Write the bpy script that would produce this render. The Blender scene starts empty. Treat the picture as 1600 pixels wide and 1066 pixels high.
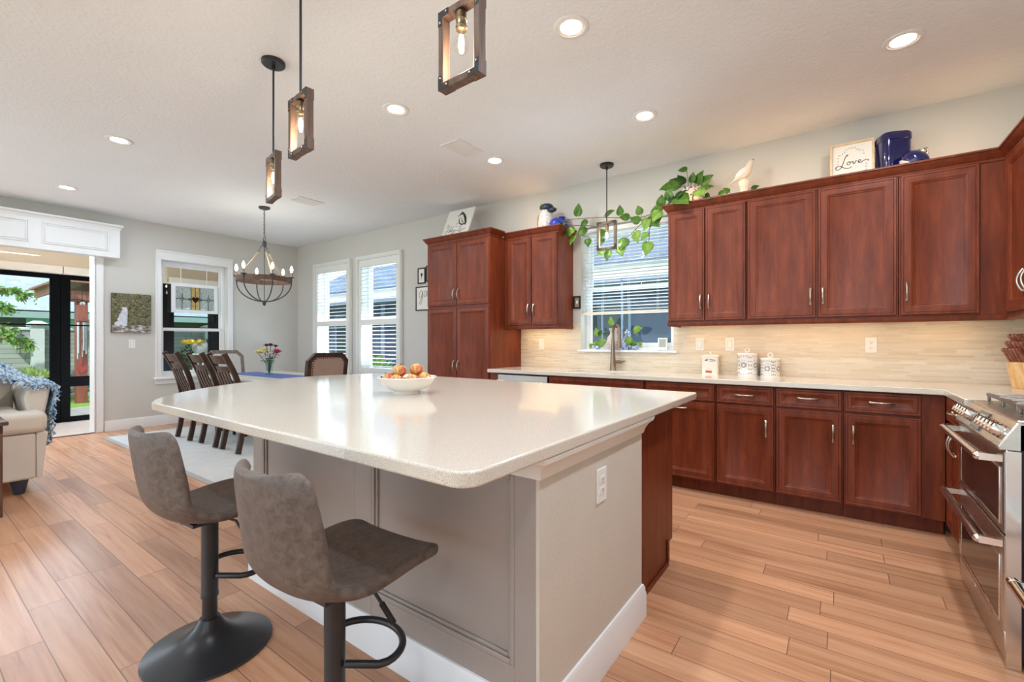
import bpy, bmesh, math, random
from mathutils import Vector, Matrix
C = bpy.context.scene.collection
S = bpy.context.scene
R = math.radians
PI = math.pi
random.seed(7)

# ---------------------------------------------------------------- camera, world, sun, exposure
CAM_H = 1.203
cam_d = bpy.data.cameras.new('camera')
cam_d.sensor_width = 36.0
cam_d.lens = 709.0 / 1600.0 * 36.0
cam_d.shift_y = 1.0 / 1600.0
cam_d.clip_start = 0.05
cam = bpy.data.objects.new('camera', cam_d)
C.objects.link(cam)
cam.location = (0, 0, CAM_H)
cam.rotation_euler = (R(90), 0, R(35.75))
S.camera = cam
S.view_settings.view_transform = 'Standard'
S.view_settings.look = 'None'
S.view_settings.gamma = 1.0
S.view_settings.use_curve_mapping = False
S.view_settings.exposure = 0.14
S.cycles.max_bounces = 9
S.cycles.diffuse_bounces = 5
S.cycles.glossy_bounces = 4
S.cycles.transmission_bounces = 8
S.cycles.transparent_max_bounces = 12
S.cycles.caustics_reflective = False
S.cycles.caustics_refractive = False
S.cycles.sample_clamp_indirect = 6.0

world = bpy.data.worlds.new('world')
S.world = world
world.use_nodes = True
_bg = world.node_tree.nodes['Background']
_bg.inputs[0].default_value = (0.80, 0.90, 1.0, 1)
_bg.inputs[1].default_value = 2.0

def lamp(name, kind, loc, energy, color=(1, 1, 1), rot=(0, 0, 0), **kw):
    l = bpy.data.lights.new(name, kind)
    l.energy = energy
    l.color = color if name.startswith(('under_', 'cabinet_top', 'pendant', 'sun')) else tuple(c * w for c, w in zip(color, (0.88, 0.985, 1.10)))   # neutral white balance
    for k, v in kw.items():
        setattr(l, k, v)
    o = bpy.data.objects.new(name, l)
    C.objects.link(o)
    o.location = loc
    o.rotation_euler = rot
    return o

sun = lamp('sun', 'SUN', (4, -6, 9), 3.6, (1.0, 0.96, 0.9), angle=R(1.5))
sun.rotation_euler = Vector((-0.55, 0.5, -0.75)).to_track_quat('-Z', 'Y').to_euler()
# area lamp added in the unseen rear opening, standing in for daylight
lamp('rear_fill', 'AREA', (-3.3, -5.06, 1.30), 80, (0.74, 0.92, 1.06), (R(103), 0, 0), shape='RECTANGLE', size=7.6, size_y=2.5)

# lamps added low outside the side windows, aimed up as imitation ground bounce
for _x, _y, _e, _rx in ((-6.85, 5.25, 210, 128), (-5.6, 5.25, 210, 128), (-1.75, 5.2, 110, 132)):
    lamp('window_ground_fill', 'AREA', (_x, _y, 0.15), _e, (0.80, 0.91, 1.0), (R(-_rx), 0, 0), shape='RECTANGLE', size=1.3, size_y=0.9)
lamp('living_side_fill', 'AREA', (-8.04, -2.9, 1.22), 104, (0.78, 0.93, 1.04), (0, R(-90), 0), shape='RECTANGLE', size=2.3, size_y=3.4)  # fill lamp added in an unseen opening to brighten the left floor
lamp('porch_fill', 'AREA', (-8.45, 0.75, 2.53), 70, (0.92, 0.96, 1.0), (0, R(-38), 0), shape='RECTANGLE', size=0.5, size_y=1.9)  # unseen lamp added behind the cornice for pale glare on the floor
lamp('end_window_fill', 'AREA', (-8.75, 2.8, 0.15), 70, (0.86, 0.94, 1.0), (0, R(125), 0), shape='RECTANGLE', size=0.8, size_y=1.0)  # added lamp outside the end window, brightening the dining end

# ---------------------------------------------------------------- room constants
CEIL = 2.905
WY = 4.40       # inner face of the kitchen window wall
WX = -7.95      # inner face of the dining end wall
RX = 1.175      # inner face of the range wall
BY = -5.0       # inner face of the wall behind the camera
CT = 0.914      # countertop height

# ---------------------------------------------------------------- materials
def lin(c):
    return tuple((v / 12.92 if v <= 0.04045 else ((v + 0.055) / 1.055) ** 2.4) for v in (x / 255.0 for x in c))

class NT:
    def __init__(s, name):
        s.m = bpy.data.materials.new(name)
        s.m.use_nodes = True
        s.t = s.m.node_tree
        s.b = s.t.nodes['Principled BSDF']
    def n(s, typ, **kw):
        o = s.t.nodes.new(typ)
        for k, v in kw.items():
            if k.startswith('i_'):
                key = k[2:]
                key = int(key) if key.isdigit() else key.replace('_', ' ')
                if hasattr(v, 'is_output') or isinstance(v, bpy.types.NodeSocket):
                    s.t.links.new(v, o.inputs[key])
                else:
                    o.inputs[key].default_value = v
            else:
                setattr(o, k, v)
        return o
    def math(s, op, a, b=None, c=None):
        o = s.t.nodes.new('ShaderNodeMath')
        o.operation = op
        for i, v in enumerate((a, b, c)):
            if v is None: continue
            if isinstance(v, bpy.types.NodeSocket): s.t.links.new(v, o.inputs[i])
            else: o.inputs[i].default_value = v
        return o.outputs[0]
    def mix(s, f, a, b, blend='MIX'):
        o = s.t.nodes.new('ShaderNodeMix')
        o.data_type = 'RGBA'
        o.blend_type = blend
        for idx, v in ((0, f), (6, a), (7, b)):
            if isinstance(v, bpy.types.NodeSocket): s.t.links.new(v, o.inputs[idx])
            else: o.inputs[idx].default_value = v if idx == 0 else (tuple(v) + (1,) if len(v) == 3 else v)
        return o.outputs[2]
    def ramp(s, f, stops):
        o = s.t.nodes.new('ShaderNodeValToRGB')
        s.t.links.new(f, o.inputs[0])
        e = o.color_ramp.elements
        while len(e) < len(stops): e.new(0.5)
        for k, (p, c) in enumerate(stops):
            e[k].position = p
            e[k].color = tuple(c) + (1,) if len(c) == 3 else c
        return o.outputs[0]
    def pos(s):
        return s.n('ShaderNodeTexCoord').outputs['Object']
    def xyz(s, v):
        o = s.n('ShaderNodeSeparateXYZ', i_0=v)
        return o.outputs
    def vec(s, x, y, z):
        o = s.t.nodes.new('ShaderNodeCombineXYZ')
        for i, v in enumerate((x, y, z)):
            if isinstance(v, bpy.types.NodeSocket): s.t.links.new(v, o.inputs[i])
            else: o.inputs[i].default_value = v
        return o.outputs[0]
    def scaled(s, v, sc):
        o = s.t.nodes.new('ShaderNodeMapping')
        s.t.links.new(v, o.inputs[0])
        o.inputs['Scale'].default_value = sc
        return o.outputs[0]
    def noise(s, v, scale, detail=3, rough=0.55, dist=0.0):
        o = s.t.nodes.new('ShaderNodeTexNoise')
        s.t.links.new(v, o.inputs['Vector'])
        o.inputs['Scale'].default_value = scale
        o.inputs['Detail'].default_value = detail
        o.inputs['Roughness'].default_value = rough
        o.inputs['Distortion'].default_value = dist
        return o.outputs[0]
    def set(s, **kw):
        for k, v in kw.items():
            k = {'color': 'Base Color', 'rough': 'Roughness', 'metal': 'Metallic', 'coat': 'Coat Weight', 'coatr': 'Coat Roughness',
                 'spec': 'Specular IOR Level', 'trans': 'Transmission Weight', 'emit': 'Emission Color', 'estr': 'Emission Strength',
                 'alpha': 'Alpha', 'normal': 'Normal', 'ior': 'IOR', 'sheen': 'Sheen Weight', 'sss': 'Subsurface Weight'}[k]
            if isinstance(v, bpy.types.NodeSocket): s.t.links.new(v, s.b.inputs[k])
            else:
                if isinstance(v, tuple) and len(v) == 3: v = v + (1,)
                s.b.inputs[k].default_value = v
        return s
    def bump(s, h, strength=0.2, dist=0.01):
        o = s.n('ShaderNodeBump', i_Height=h, i_Strength=strength, i_Distance=dist)
        s.set(normal=o.outputs[0])
        return s

def plain(name, rgb, rough=0.5, var=0.0, vs=8.0, bump=0.0, bs=200.0, **kw):
    m = NT(name)
    c = lin(rgb)
    if var or bump:
        p = m.pos()
    if var:
        n = m.noise(p, vs, 4)
        lo = tuple(max(0, x * (1 - var)) for x in c)
        hi = tuple(min(1, x * (1 + var)) for x in c)
        m.set(color=m.ramp(n, [(0.3, lo), (0.7, hi)]))
    else:
        m.set(color=c)
    if bump:
        m.bump(m.noise(p, bs, 3), bump, 0.005)
    m.set(rough=rough, **kw)
    return m.m

def planks(m, u, v, row, length):
    """rows along u, of height `row` in v; returns (random per plank, seam mask 0..1 with 1 = seam, local u)"""
    r = m.math('FLOOR', m.math('DIVIDE', v, row))
    rnd = m.n('ShaderNodeTexWhiteNoise', noise_dimensions='1D', i_W=r).outputs[0]
    uu = m.math('ADD', m.math('DIVIDE', u, length), m.math('MULTIPLY', rnd, 7.31))
    k = m.math('FLOOR', uu)
    pid = m.n('ShaderNodeTexWhiteNoise', noise_dimensions='2D', i_Vector=m.vec(k, r, 0.0)).outputs[0]
    return pid, m.math('FRACT', uu), m.math('FRACT', m.math('DIVIDE', v, row))

def seam(m, fu, fv, wu, wv):
    a = m.math('MINIMUM', fu, m.math('SUBTRACT', 1.0, fu))
    b = m.math('MINIMUM', fv, m.math('SUBTRACT', 1.0, fv))
    return m.math('MAXIMUM', m.math('LESS_THAN', a, wu), m.math('LESS_THAN', b, wv))

def mk_floor():
    m = NT('hardwood_floor')
    x, y, z = m.xyz(m.pos())
    pid, fu, fv = planks(m, x, y, 0.127, 1.05)
    sm = seam(m, fu, fv, 0.0018, 0.015)
    g = m.vec(m.math('ADD', m.math('MULTIPLY', x, 0.55), m.math('MULTIPLY', pid, 37.0)), m.math('MULTIPLY', y, 11.0), m.math('MULTIPLY', pid, 9.0))
    n1 = m.noise(g, 2.0, 4, 0.55, 0.9)
    n2 = m.noise(g, 8.0, 3, 0.55, 0.3)
    grain = m.math('ADD', m.math('MULTIPLY', n1, 0.75), m.math('MULTIPLY', n2, 0.25))
    base = m.ramp(grain, [(0.26, lin((156, 100, 72))), (0.42, lin((200, 144, 108))), (0.58, lin((214, 162, 126))), (0.78, lin((228, 180, 148)))])
    tone = m.ramp(pid, [(0.0, (0.72, 0.69, 0.67)), (0.35, (0.92, 0.91, 0.90)), (0.7, (1.0, 1.0, 1.0)), (1.0, (1.10, 1.09, 1.08))])
    col = m.mix(1.0, base, tone, 'MULTIPLY')
    col = m.mix(m.math('MULTIPLY', sm, 0.75), col, lin((88, 54, 40)))
    m.set(color=col, rough=m.math('ADD', 0.24, m.math('MULTIPLY', n2, 0.18)), spec=0.55)
    hh = m.math('SUBTRACT', m.math('MULTIPLY', n1, 0.55), sm)
    m.bump(hh, 0.28, 0.004)
    return m.m

def mk_splash():
    m = NT('mosaic_backsplash')
    x, y, z = m.xyz(m.pos())
    pid, fu, fv = planks(m, m.math('ADD', x, y), z, 0.0135, 0.17)
    sm = seam(m, fu, fv, 0.006, 0.06)
    col = m.ramp(pid, [(0.0, lin((214, 199, 172))), (0.4, lin((220, 206, 182))), (0.7, lin((223, 210, 188))), (1.0, lin((229, 218, 198)))])
    col = m.mix(m.math('MULTIPLY', sm, 0.35), col, lin((190, 172, 142)))
    m.set(color=col, rough=m.math('ADD', 0.2, m.math('MULTIPLY', pid, 0.35)))
    m.bump(m.math('SUBTRACT', m.math('MULTIPLY', pid, 0.8), sm), 0.35, 0.003)
    return m.m

def mk_cherry():
    m = NT('cherry_wood')
    p = m.pos()
    n = m.noise(m.scaled(p, (6, 6, 0.9)), 3.0, 6, 0.6, 0.4)
    n2 = m.noise(m.scaled(p, (90, 90, 4)), 2.0, 3, 0.6)
    f = m.math('ADD', m.math('MULTIPLY', n, 0.8), m.math('MULTIPLY', n2, 0.2))
    col = m.ramp(f, [(0.25, lin((80, 32, 16))), (0.5, lin((112, 49, 26))), (0.75, lin((138, 66, 36)))])
    m.set(color=col, rough=0.42, coat=0.05, coatr=0.25, spec=0.32)
    m.bump(n2, 0.04, 0.002)
    return m.m

def mk_quartz(name='quartz_counter'):
    m = NT(name)
    p = m.pos()
    n = m.noise(p, 420.0, 2, 0.5)
    n2 = m.noise(p, 3.0, 3)
    col = m.ramp(n, [(0.34, lin((186, 168, 146))), (0.48, lin((222, 212, 198))), (0.7, lin((232, 225, 214)))])
    col = m.mix(m.math('MULTIPLY', n2, 0.12), col, lin((205, 195, 182)))
    m.set(color=col, rough=0.10, spec=0.5)
    return m.m

def mk_leather():
    m = NT('grey_brown_leather')
    p = m.pos()
    n = m.noise(p, 42.0, 6, 0.7, 0.6)
    w = m.n('ShaderNodeTexVoronoi', feature='DISTANCE_TO_EDGE', i_Vector=m.scaled(p, (1, 1, 1)), i_Scale=55.0).outputs[0]
    col = m.ramp(n, [(0.30, lin((82, 70, 63))), (0.5, lin((104, 91, 83))), (0.62, lin((114, 101, 93))), (0.8, lin((134, 121, 112)))])
    m.set(color=col, rough=m.math('ADD', 0.42, m.math('MULTIPLY', n, 0.2)))
    m.bump(m.math('ADD', m.noise(p, 160.0, 3), m.math('MULTIPLY', w, 0.6)), 0.12, 0.002)
    return m.m

def mk_wood(name, dark, mid, light, sc=(2, 2, 30), rough=0.45, s=2.0):
    m = NT(name)
    n = m.noise(m.scaled(m.pos(), sc), s, 5, 0.6, 0.6)
    m.set(color=m.ramp(n, [(0.3, lin(dark)), (0.5, lin(mid)), (0.72, lin(light))]), rough=rough)
    m.bump(n, 0.1, 0.002)
    return m.m

def mk_metal(name, rgb, rough=0.3, brushed=None):
    m = NT(name)
    m.set(color=lin(rgb), rough=rough, metal=1.0)
    if brushed:
        n = m.noise(m.scaled(m.pos(), brushed), 8.0, 3)
        m.set(rough=m.math('ADD', rough - 0.06, m.math('MULTIPLY', n, 0.14)))
    return m.m

def mk_glass(name, tint=(0.95, 0.98, 0.98), refl=0.06):
    m = NT(name)
    t = m.t
    tr = t.nodes.new('ShaderNodeBsdfTransparent'); tr.inputs[0].default_value = tuple(tint) + (1,)
    gl = t.nodes.new('ShaderNodeBsdfGlossy'); gl.inputs['Roughness'].default_value = 0.02
    mx = t.nodes.new('ShaderNodeMixShader')
    mx.inputs[0].default_value = refl
    t.links.new(tr.outputs[0], mx.inputs[1]); t.links.new(gl.outputs[0], mx.inputs[2])
    t.links.new(mx.outputs[0], t.nodes['Material Output'].inputs[0])
    return m.m

def mk_emit(name, rgb, strength):
    m = NT(name)
    m.set(color=(0.8, 0.8, 0.8), emit=lin(rgb), estr=strength, rough=0.4)
    return m.m

def mk_leaf(name, a, b):
    m = NT(name)
    n = m.noise(m.pos(), 22.0, 4, 0.6, 0.5)
    m.set(color=m.ramp(n, [(0.35, lin(a)), (0.65, lin(b))]), rough=0.4, sss=0.0)
    t = m.t
    tl = t.nodes.new('ShaderNodeBsdfTranslucent'); tl.inputs[0].default_value = lin(b) + (1,)
    mx = t.nodes.new('ShaderNodeMixShader'); mx.inputs[0].default_value = 0.35
    t.links.new(m.b.outputs[0], mx.inputs[1]); t.links.new(tl.outputs[0], mx.inputs[2])
    t.links.new(mx.outputs[0], t.nodes['Material Output'].inputs[0])
    return m.m

def mk_blocks(name, axis, rgb, rgb2, mort):
    m = NT(name)
    x, y, z = m.xyz(m.pos())
    u = y if axis == 'y' else x
    pid, fu, fv = planks(m, u, z, 0.10, 0.42)
    sm = seam(m, fu, fv, 0.012, 0.05)
    col = m.mix(pid, lin(rgb), lin(rgb2))
    col = m.mix(sm, col, lin(mort))
    m.set(color=col, rough=0.9)
    m.bump(m.math('SUBTRACT', m.noise(m.pos(), 30.0), sm), 0.4, 0.01)
    return m.m

def mk_spots(name, base, spot, scale, thr, rough=0.35, scl=(1, 1, 1)):
    m = NT(name)
    v = m.n('ShaderNodeTexVoronoi', i_Vector=m.scaled(m.pos(), scl), i_Scale=scale).outputs[0]
    m.set(color=m.mix(m.math('LESS_THAN', v, thr), lin(base), lin(spot)), rough=rough)
    return m.m

M = {}
M['floor'] = mk_floor()
M['splash'] = mk_splash()
M['cherry'] = mk_cherry()
M['quartz'] = mk_quartz()
M['leather'] = mk_leather()
M['wall'] = plain('wall_paint', (206, 203, 197), 0.85, 0.012, 3, 0.10, 90)
M['ceiling'] = plain('ceiling_paint', (238, 241, 245), 0.95, 0.01, 3, 0.8, 46)
M['trim'] = plain('white_trim_paint', (236, 236, 236), 0.4, 0.01, 5)
M['shutter'] = plain('white_shutter_paint', (232, 231, 226), 0.45, 0.01, 5)
M['grey_paint'] = plain('taupe_panel_paint', (161, 149, 141), 0.55, 0.03, 6, 0.12, 60)
M['drywall'] = plain('beige_textured_drywall', (206, 197, 184), 0.85, 0.02, 5, 0.28, 70)
M['steel'] = mk_metal('brushed_steel', (205, 200, 194), 0.28, (2, 2, 60))
M['steel2'] = mk_metal('polished_steel', (225, 221, 216), 0.16)
M['nickel'] = mk_metal('satin_nickel', (196, 186, 174), 0.3)
M['bronze'] = mk_metal('brushed_bronze', (150, 128, 112), 0.32)
M['brass'] = mk_metal('antique_brass', (150, 132, 104), 0.36)
M['black_metal'] = plain('black_powder_coat', (40, 40, 42), 0.38, 0.05, 20)
M['stool_metal'] = plain('black_stool_metal', (44, 45, 47), 0.3, 0.05, 20)
M['iron'] = plain('dark_iron', (62, 62, 64), 0.5, 0.1, 30)
M['grate'] = mk_metal('grey_cast_grate', (150, 142, 134), 0.42)
M['black_glass'] = plain('dark_oven_glass', (30, 26, 24), 0.06, 0.02, 10, spec=0.8)
M['black'] = plain('black_paint', (12, 12, 13), 0.5, 0.05, 10)
M['frameblack'] = plain('black_aluminium', (5, 5, 6), 0.85, 0.05, 10, spec=0.12)
M['wood_dark'] = mk_wood('espresso_wood', (46, 30, 24), (62, 43, 35), (84, 60, 48), (4, 4, 1), 0.38, 8)
M['wood_brown'] = mk_wood('walnut_frame_wood', (74, 52, 40), (98, 72, 56), (124, 96, 78), (8, 8, 1), 0.5, 6)
M['wood_grey'] = mk_wood('weathered_wood', (96, 82, 70), (126, 110, 96), (152, 136, 122), (8, 8, 2), 0.6, 6)
M['wood_light'] = mk_wood('light_block_wood', (196, 152, 98), (216, 176, 122), (230, 196, 146), (5, 5, 1), 0.5, 6)
M['wood_table'] = mk_wood('pale_grey_table_wood', (178, 170, 160), (198, 192, 184), (214, 209, 202), (1, 6, 6), 0.35, 3)
M['wood_knife'] = mk_wood('red_brown_knife_wood', (104, 56, 38), (140, 80, 58), (176, 116, 88), (8, 8, 8), 0.4, 4)
M['wood_side'] = mk_wood('dark_side_table_wood', (66, 44, 36), (88, 60, 48), (120, 88, 72), (8, 8, 1), 0.35, 5)
M['wood_pergola'] = mk_wood('brown_pergola_wood', (118, 74, 54), (146, 96, 72), (170, 116, 90), (8, 8, 1), 0.7, 4)
M['wood_cedar'] = mk_wood('red_cedar_wood', (112, 58, 40), (134, 72, 52), (150, 88, 64), (8, 8, 1), 0.6, 4)
M['porcelain'] = plain('white_porcelain', (240, 236, 230), 0.12, 0.01, 10, coat=0.3)
M['ceramic'] = plain('cream_ceramic', (236, 224, 208), 0.25, 0.03, 20)
M['cream_tin'] = plain('cream_enamel', (238, 230, 216), 0.25, 0.02, 20)
M['cobalt'] = plain('cobalt_glaze', (18, 20, 78), 0.1, 0.05, 8, coat=0.6)
M['royal'] = plain('royal_blue_glass', (20, 60, 190), 0.06, 0.1, 8, trans=0.35, coat=0.4)
M['delft'] = mk_spots('blue_white_glaze', (190, 205, 235), (60, 95, 170), 60, 0.42, 0.15)
M['speckle'] = mk_spots('speckled_white_glaze', (222, 214, 206), (120, 108, 104), 95, 0.30)
M['floralpot'] = mk_spots('dark_flower_print_glaze', (206, 196, 188), (70, 62, 72), 52, 0.40)
M['slate'] = plain('slate_navy_glaze', (38, 50, 66), 0.35, 0.15, 14)
M['blackink'] = plain('dark_ink', (52, 50, 52), 0.7, 0.1, 50)
M['greyink'] = plain('grey_ink', (150, 146, 142), 0.7, 0.05, 50)
M['redink'] = plain('red_paint_mark', (196, 84, 66), 0.6, 0.1, 60)
M['paper'] = plain('white_paper', (238, 232, 224), 0.8, 0.01, 30)
M['canvas'] = plain('white_canvas', (232, 226, 218), 0.85, 0.02, 30, 0.1, 300)
M['maple'] = mk_wood('pale_maple_frame', (206, 178, 142), (220, 194, 160), (230, 208, 178), (4, 4, 4), 0.5, 5)
M['leaf'] = mk_leaf('pothos_leaf', (56, 100, 30), (112, 154, 58))
M['leaf_pale'] = mk_leaf('young_pothos_leaf', (104, 156, 46), (172, 204, 98))
M['leaf_dark'] = mk_leaf('deep_green_leaf', (26, 62, 26), (56, 102, 44))
M['leaf_out'] = mk_leaf('garden_leaf', (74, 128, 52), (150, 190, 98))
M['leaf_bush'] = mk_leaf('bush_leaf', (96, 140, 60), (190, 205, 120))
M['agave'] = mk_leaf('agave_leaf', (60, 96, 82), (120, 156, 136))
M['stem'] = plain('vine_stem', (128, 112, 72), 0.6, 0.1, 30)
M['sofa'] = plain('cream_upholstery', (222, 211, 197), 0.9, 0.02, 6, 0.1, 300, sheen=0.2)
M['sofaleg'] = plain('slate_painted_leg', (52, 58, 74), 0.4, 0.05, 10)
M['rug'] = plain('pale_grey_rug', (205, 203, 200), 0.97, 0.05, 9, 0.3, 260)
M['rugedge'] = plain('grey_rug_border', (172, 168, 162), 0.97, 0.05, 9, 0.3, 260)
M['linen'] = plain('taupe_linen', (158, 138, 124), 0.9, 0.05, 12, 0.15, 300)
M['linen_pale'] = plain('pale_linen', (196, 192, 188), 0.9, 0.04, 12, 0.15, 300)
M['runner'] = plain('blue_cloth', (86, 104, 160), 0.85, 0.06, 12, 0.15, 300)
M['plate'] = plain('white_plastic', (240, 238, 232), 0.4, 0.01, 20)
M['slot'] = plain('outlet_slot_grey', (150, 146, 140), 0.6)
M['slot_dark'] = plain('outlet_slot_dark', (60, 56, 52), 0.6)
M['rope'] = plain('jute_rope', (176, 156, 128), 0.9, 0.2, 60, 0.3, 200)
M['glass'] = mk_glass('window_glass', (0.93, 0.96, 0.97), 0.018)
M['bulb_glass'] = mk_glass('clear_bulb_glass', (1.0, 0.98, 0.95))
M['filament'] = mk_emit('warm_filament', (255, 226, 180), 60.0)
M['bulb_warm'] = mk_emit('glowing_warm_bulb', (255, 232, 205), 14.0)
M['downlight'] = mk_emit('downlight_lens', (255, 248, 238), 16.0)
M['ledstrip'] = mk_emit('warm_light_bar', (255, 196, 120), 8.0)
M['tan'] = plain('tan_porch_paint', (218, 200, 178), 0.85, 0.02, 4)
M['shade'] = plain('cream_roller_shade', (226, 214, 200), 0.8, 0.01, 10)
M['tile'] = plain('pale_porch_tile', (224, 205, 192), 0.35, 0.03, 3)
M['paver'] = mk_blocks('pale_paver', 'y', (206, 196, 184), (186, 176, 166), (160, 150, 140))
M['grass'] = plain('lawn_green', (120, 158, 66), 0.95, 0.3, 14, 0.5, 60)
M['blocks'] = mk_blocks('grey_block_fence', 'y', (150, 158, 150), (170, 176, 168), (112, 118, 112))
M['capstone'] = plain('pale_capstone', (206, 214, 212), 0.8, 0.05, 6)
M['shingle'] = mk_blocks('blue_grey_shingle', 'y', (142, 156, 170), (160, 174, 188), (122, 136, 150))
M['shingle_x'] = mk_blocks('dark_blue_shingle', 'x', (92, 108, 136), (116, 132, 160), (66, 80, 104))
M['teal'] = plain('pale_teal_fascia', (128, 148, 150), 0.7, 0.03, 4)
M['nwall'] = plain('slate_blue_siding', (62, 74, 98), 0.85, 0.04, 2)
M['nwall_pale'] = plain('pale_blue_siding', (120, 136, 168), 0.85, 0.04, 2)
M['ndark'] = plain('dark_siding', (52, 62, 66), 0.85, 0.04, 2)  # dark wall colour of the house behind the fence
M['nteal'] = plain('teal_wall', (120, 168, 184), 0.85, 0.04, 2)
M['yellow'] = plain('yellow_petal', (238, 220, 130), 0.7, 0.1, 40)
M['yellow2'] = plain('golden_petal', (228, 190, 50), 0.7, 0.1, 40)
M['magenta'] = plain('magenta_petal', (196, 30, 96), 0.6, 0.15, 40)
M['plum'] = plain('plum_petal', (92, 30, 56), 0.7, 0.15, 40)
M['whitepetal'] = plain('white_petal', (240, 238, 226), 0.7, 0.03, 40)
M['redpaint'] = plain('dark_red_paint', (150, 56, 52), 0.6, 0.05, 10)
M['lcd'] = plain('grey_lcd', (168, 178, 168), 0.3)

def mk_apple():
    m = NT('apple_skin')
    x, y, z = m.xyz(m.pos())
    n = m.noise(m.scaled(m.pos(), (30, 30, 9)), 1.6, 4, 0.6, 0.5)
    f = m.math('ADD', n, m.math('MULTIPLY', z, -3.0))
    m.set(color=m.ramp(f, [(0.30, lin((214, 196, 112))), (0.47, lin((216, 158, 92))), (0.58, lin((196, 88, 62))), (0.75, lin((164, 48, 46)))]), rough=0.28)
    return m.m
M['apple'] = mk_apple()

def mk_throw():
    m = NT('blue_white_knit')
    n = m.noise(m.pos(), 34.0, 4, 0.75, 0.6)
    m.set(color=m.ramp(n, [(0.38, lin((52, 92, 150))), (0.47, lin((140, 176, 206))), (0.56, lin((214, 228, 236))), (0.7, lin((232, 238, 240)))]), rough=0.95)
    m.bump(m.noise(m.pos(), 120.0, 3), 0.6, 0.01)
    return m.m
M['throw'] = mk_throw()

def mk_waterfall():
    """painted canvas: a white cascade among mossy trees above a rocky stream (surface pattern of the painting itself)"""
    m = NT('waterfall_painting')
    x, y, z = m.xyz(m.pos())          # y: 0..0.43 left to right, z: 0..0.53 bottom to top
    p = m.pos()
    n = m.noise(p, 34.0, 6, 0.75, 0.8)
    n2 = m.noise(p, 9.0, 4, 0.6)
    trees = m.ramp(n, [(0.34, lin((34, 33, 26))), (0.46, lin((76, 75, 50))), (0.56, lin((122, 119, 80))), (0.7, lin((178, 172, 124)))])
    trees = m.mix(m.math('GREATER_THAN', n2, 0.58), trees, lin((104, 96, 84)))
    cx = m.math('ADD', m.math('MULTIPLY', m.math('SUBTRACT', z, 0.12), 0.17), 0.098)
    wd = m.math('ADD', 0.028, m.math('MULTIPLY', m.math('SUBTRACT', 0.33, z), 0.18))
    wob = m.math('ADD', m.math('MULTIPLY', m.math('SUBTRACT', n2, 0.5), 0.09), m.math('MULTIPLY', m.math('SUBTRACT', n, 0.5), 0.05))
    d = m.math('ABSOLUTE', m.math('SUBTRACT', m.math('ADD', y, wob), cx))
    fall = m.math('MULTIPLY', m.math('LESS_THAN', d, wd), m.math('LESS_THAN', m.math('ADD', z, wob), 0.345))
    col = m.mix(fall, trees, m.ramp(n, [(0.3, lin((176, 182, 196))), (0.6, lin((226, 228, 236)))]))
    stream = m.math('LESS_THAN', m.math('ADD', z, wob), 0.10)
    rocks = m.ramp(m.noise(m.scaled(p, (1, 12, 34)), 1.2, 4, 0.6), [(0.4, lin((92, 84, 78))), (0.55, lin((170, 164, 160))), (0.66, lin((228, 226, 226)))])
    m.set(color=m.mix(stream, col, rocks), rough=0.55)
    return m.m
M['waterfall'] = mk_waterfall()

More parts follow.
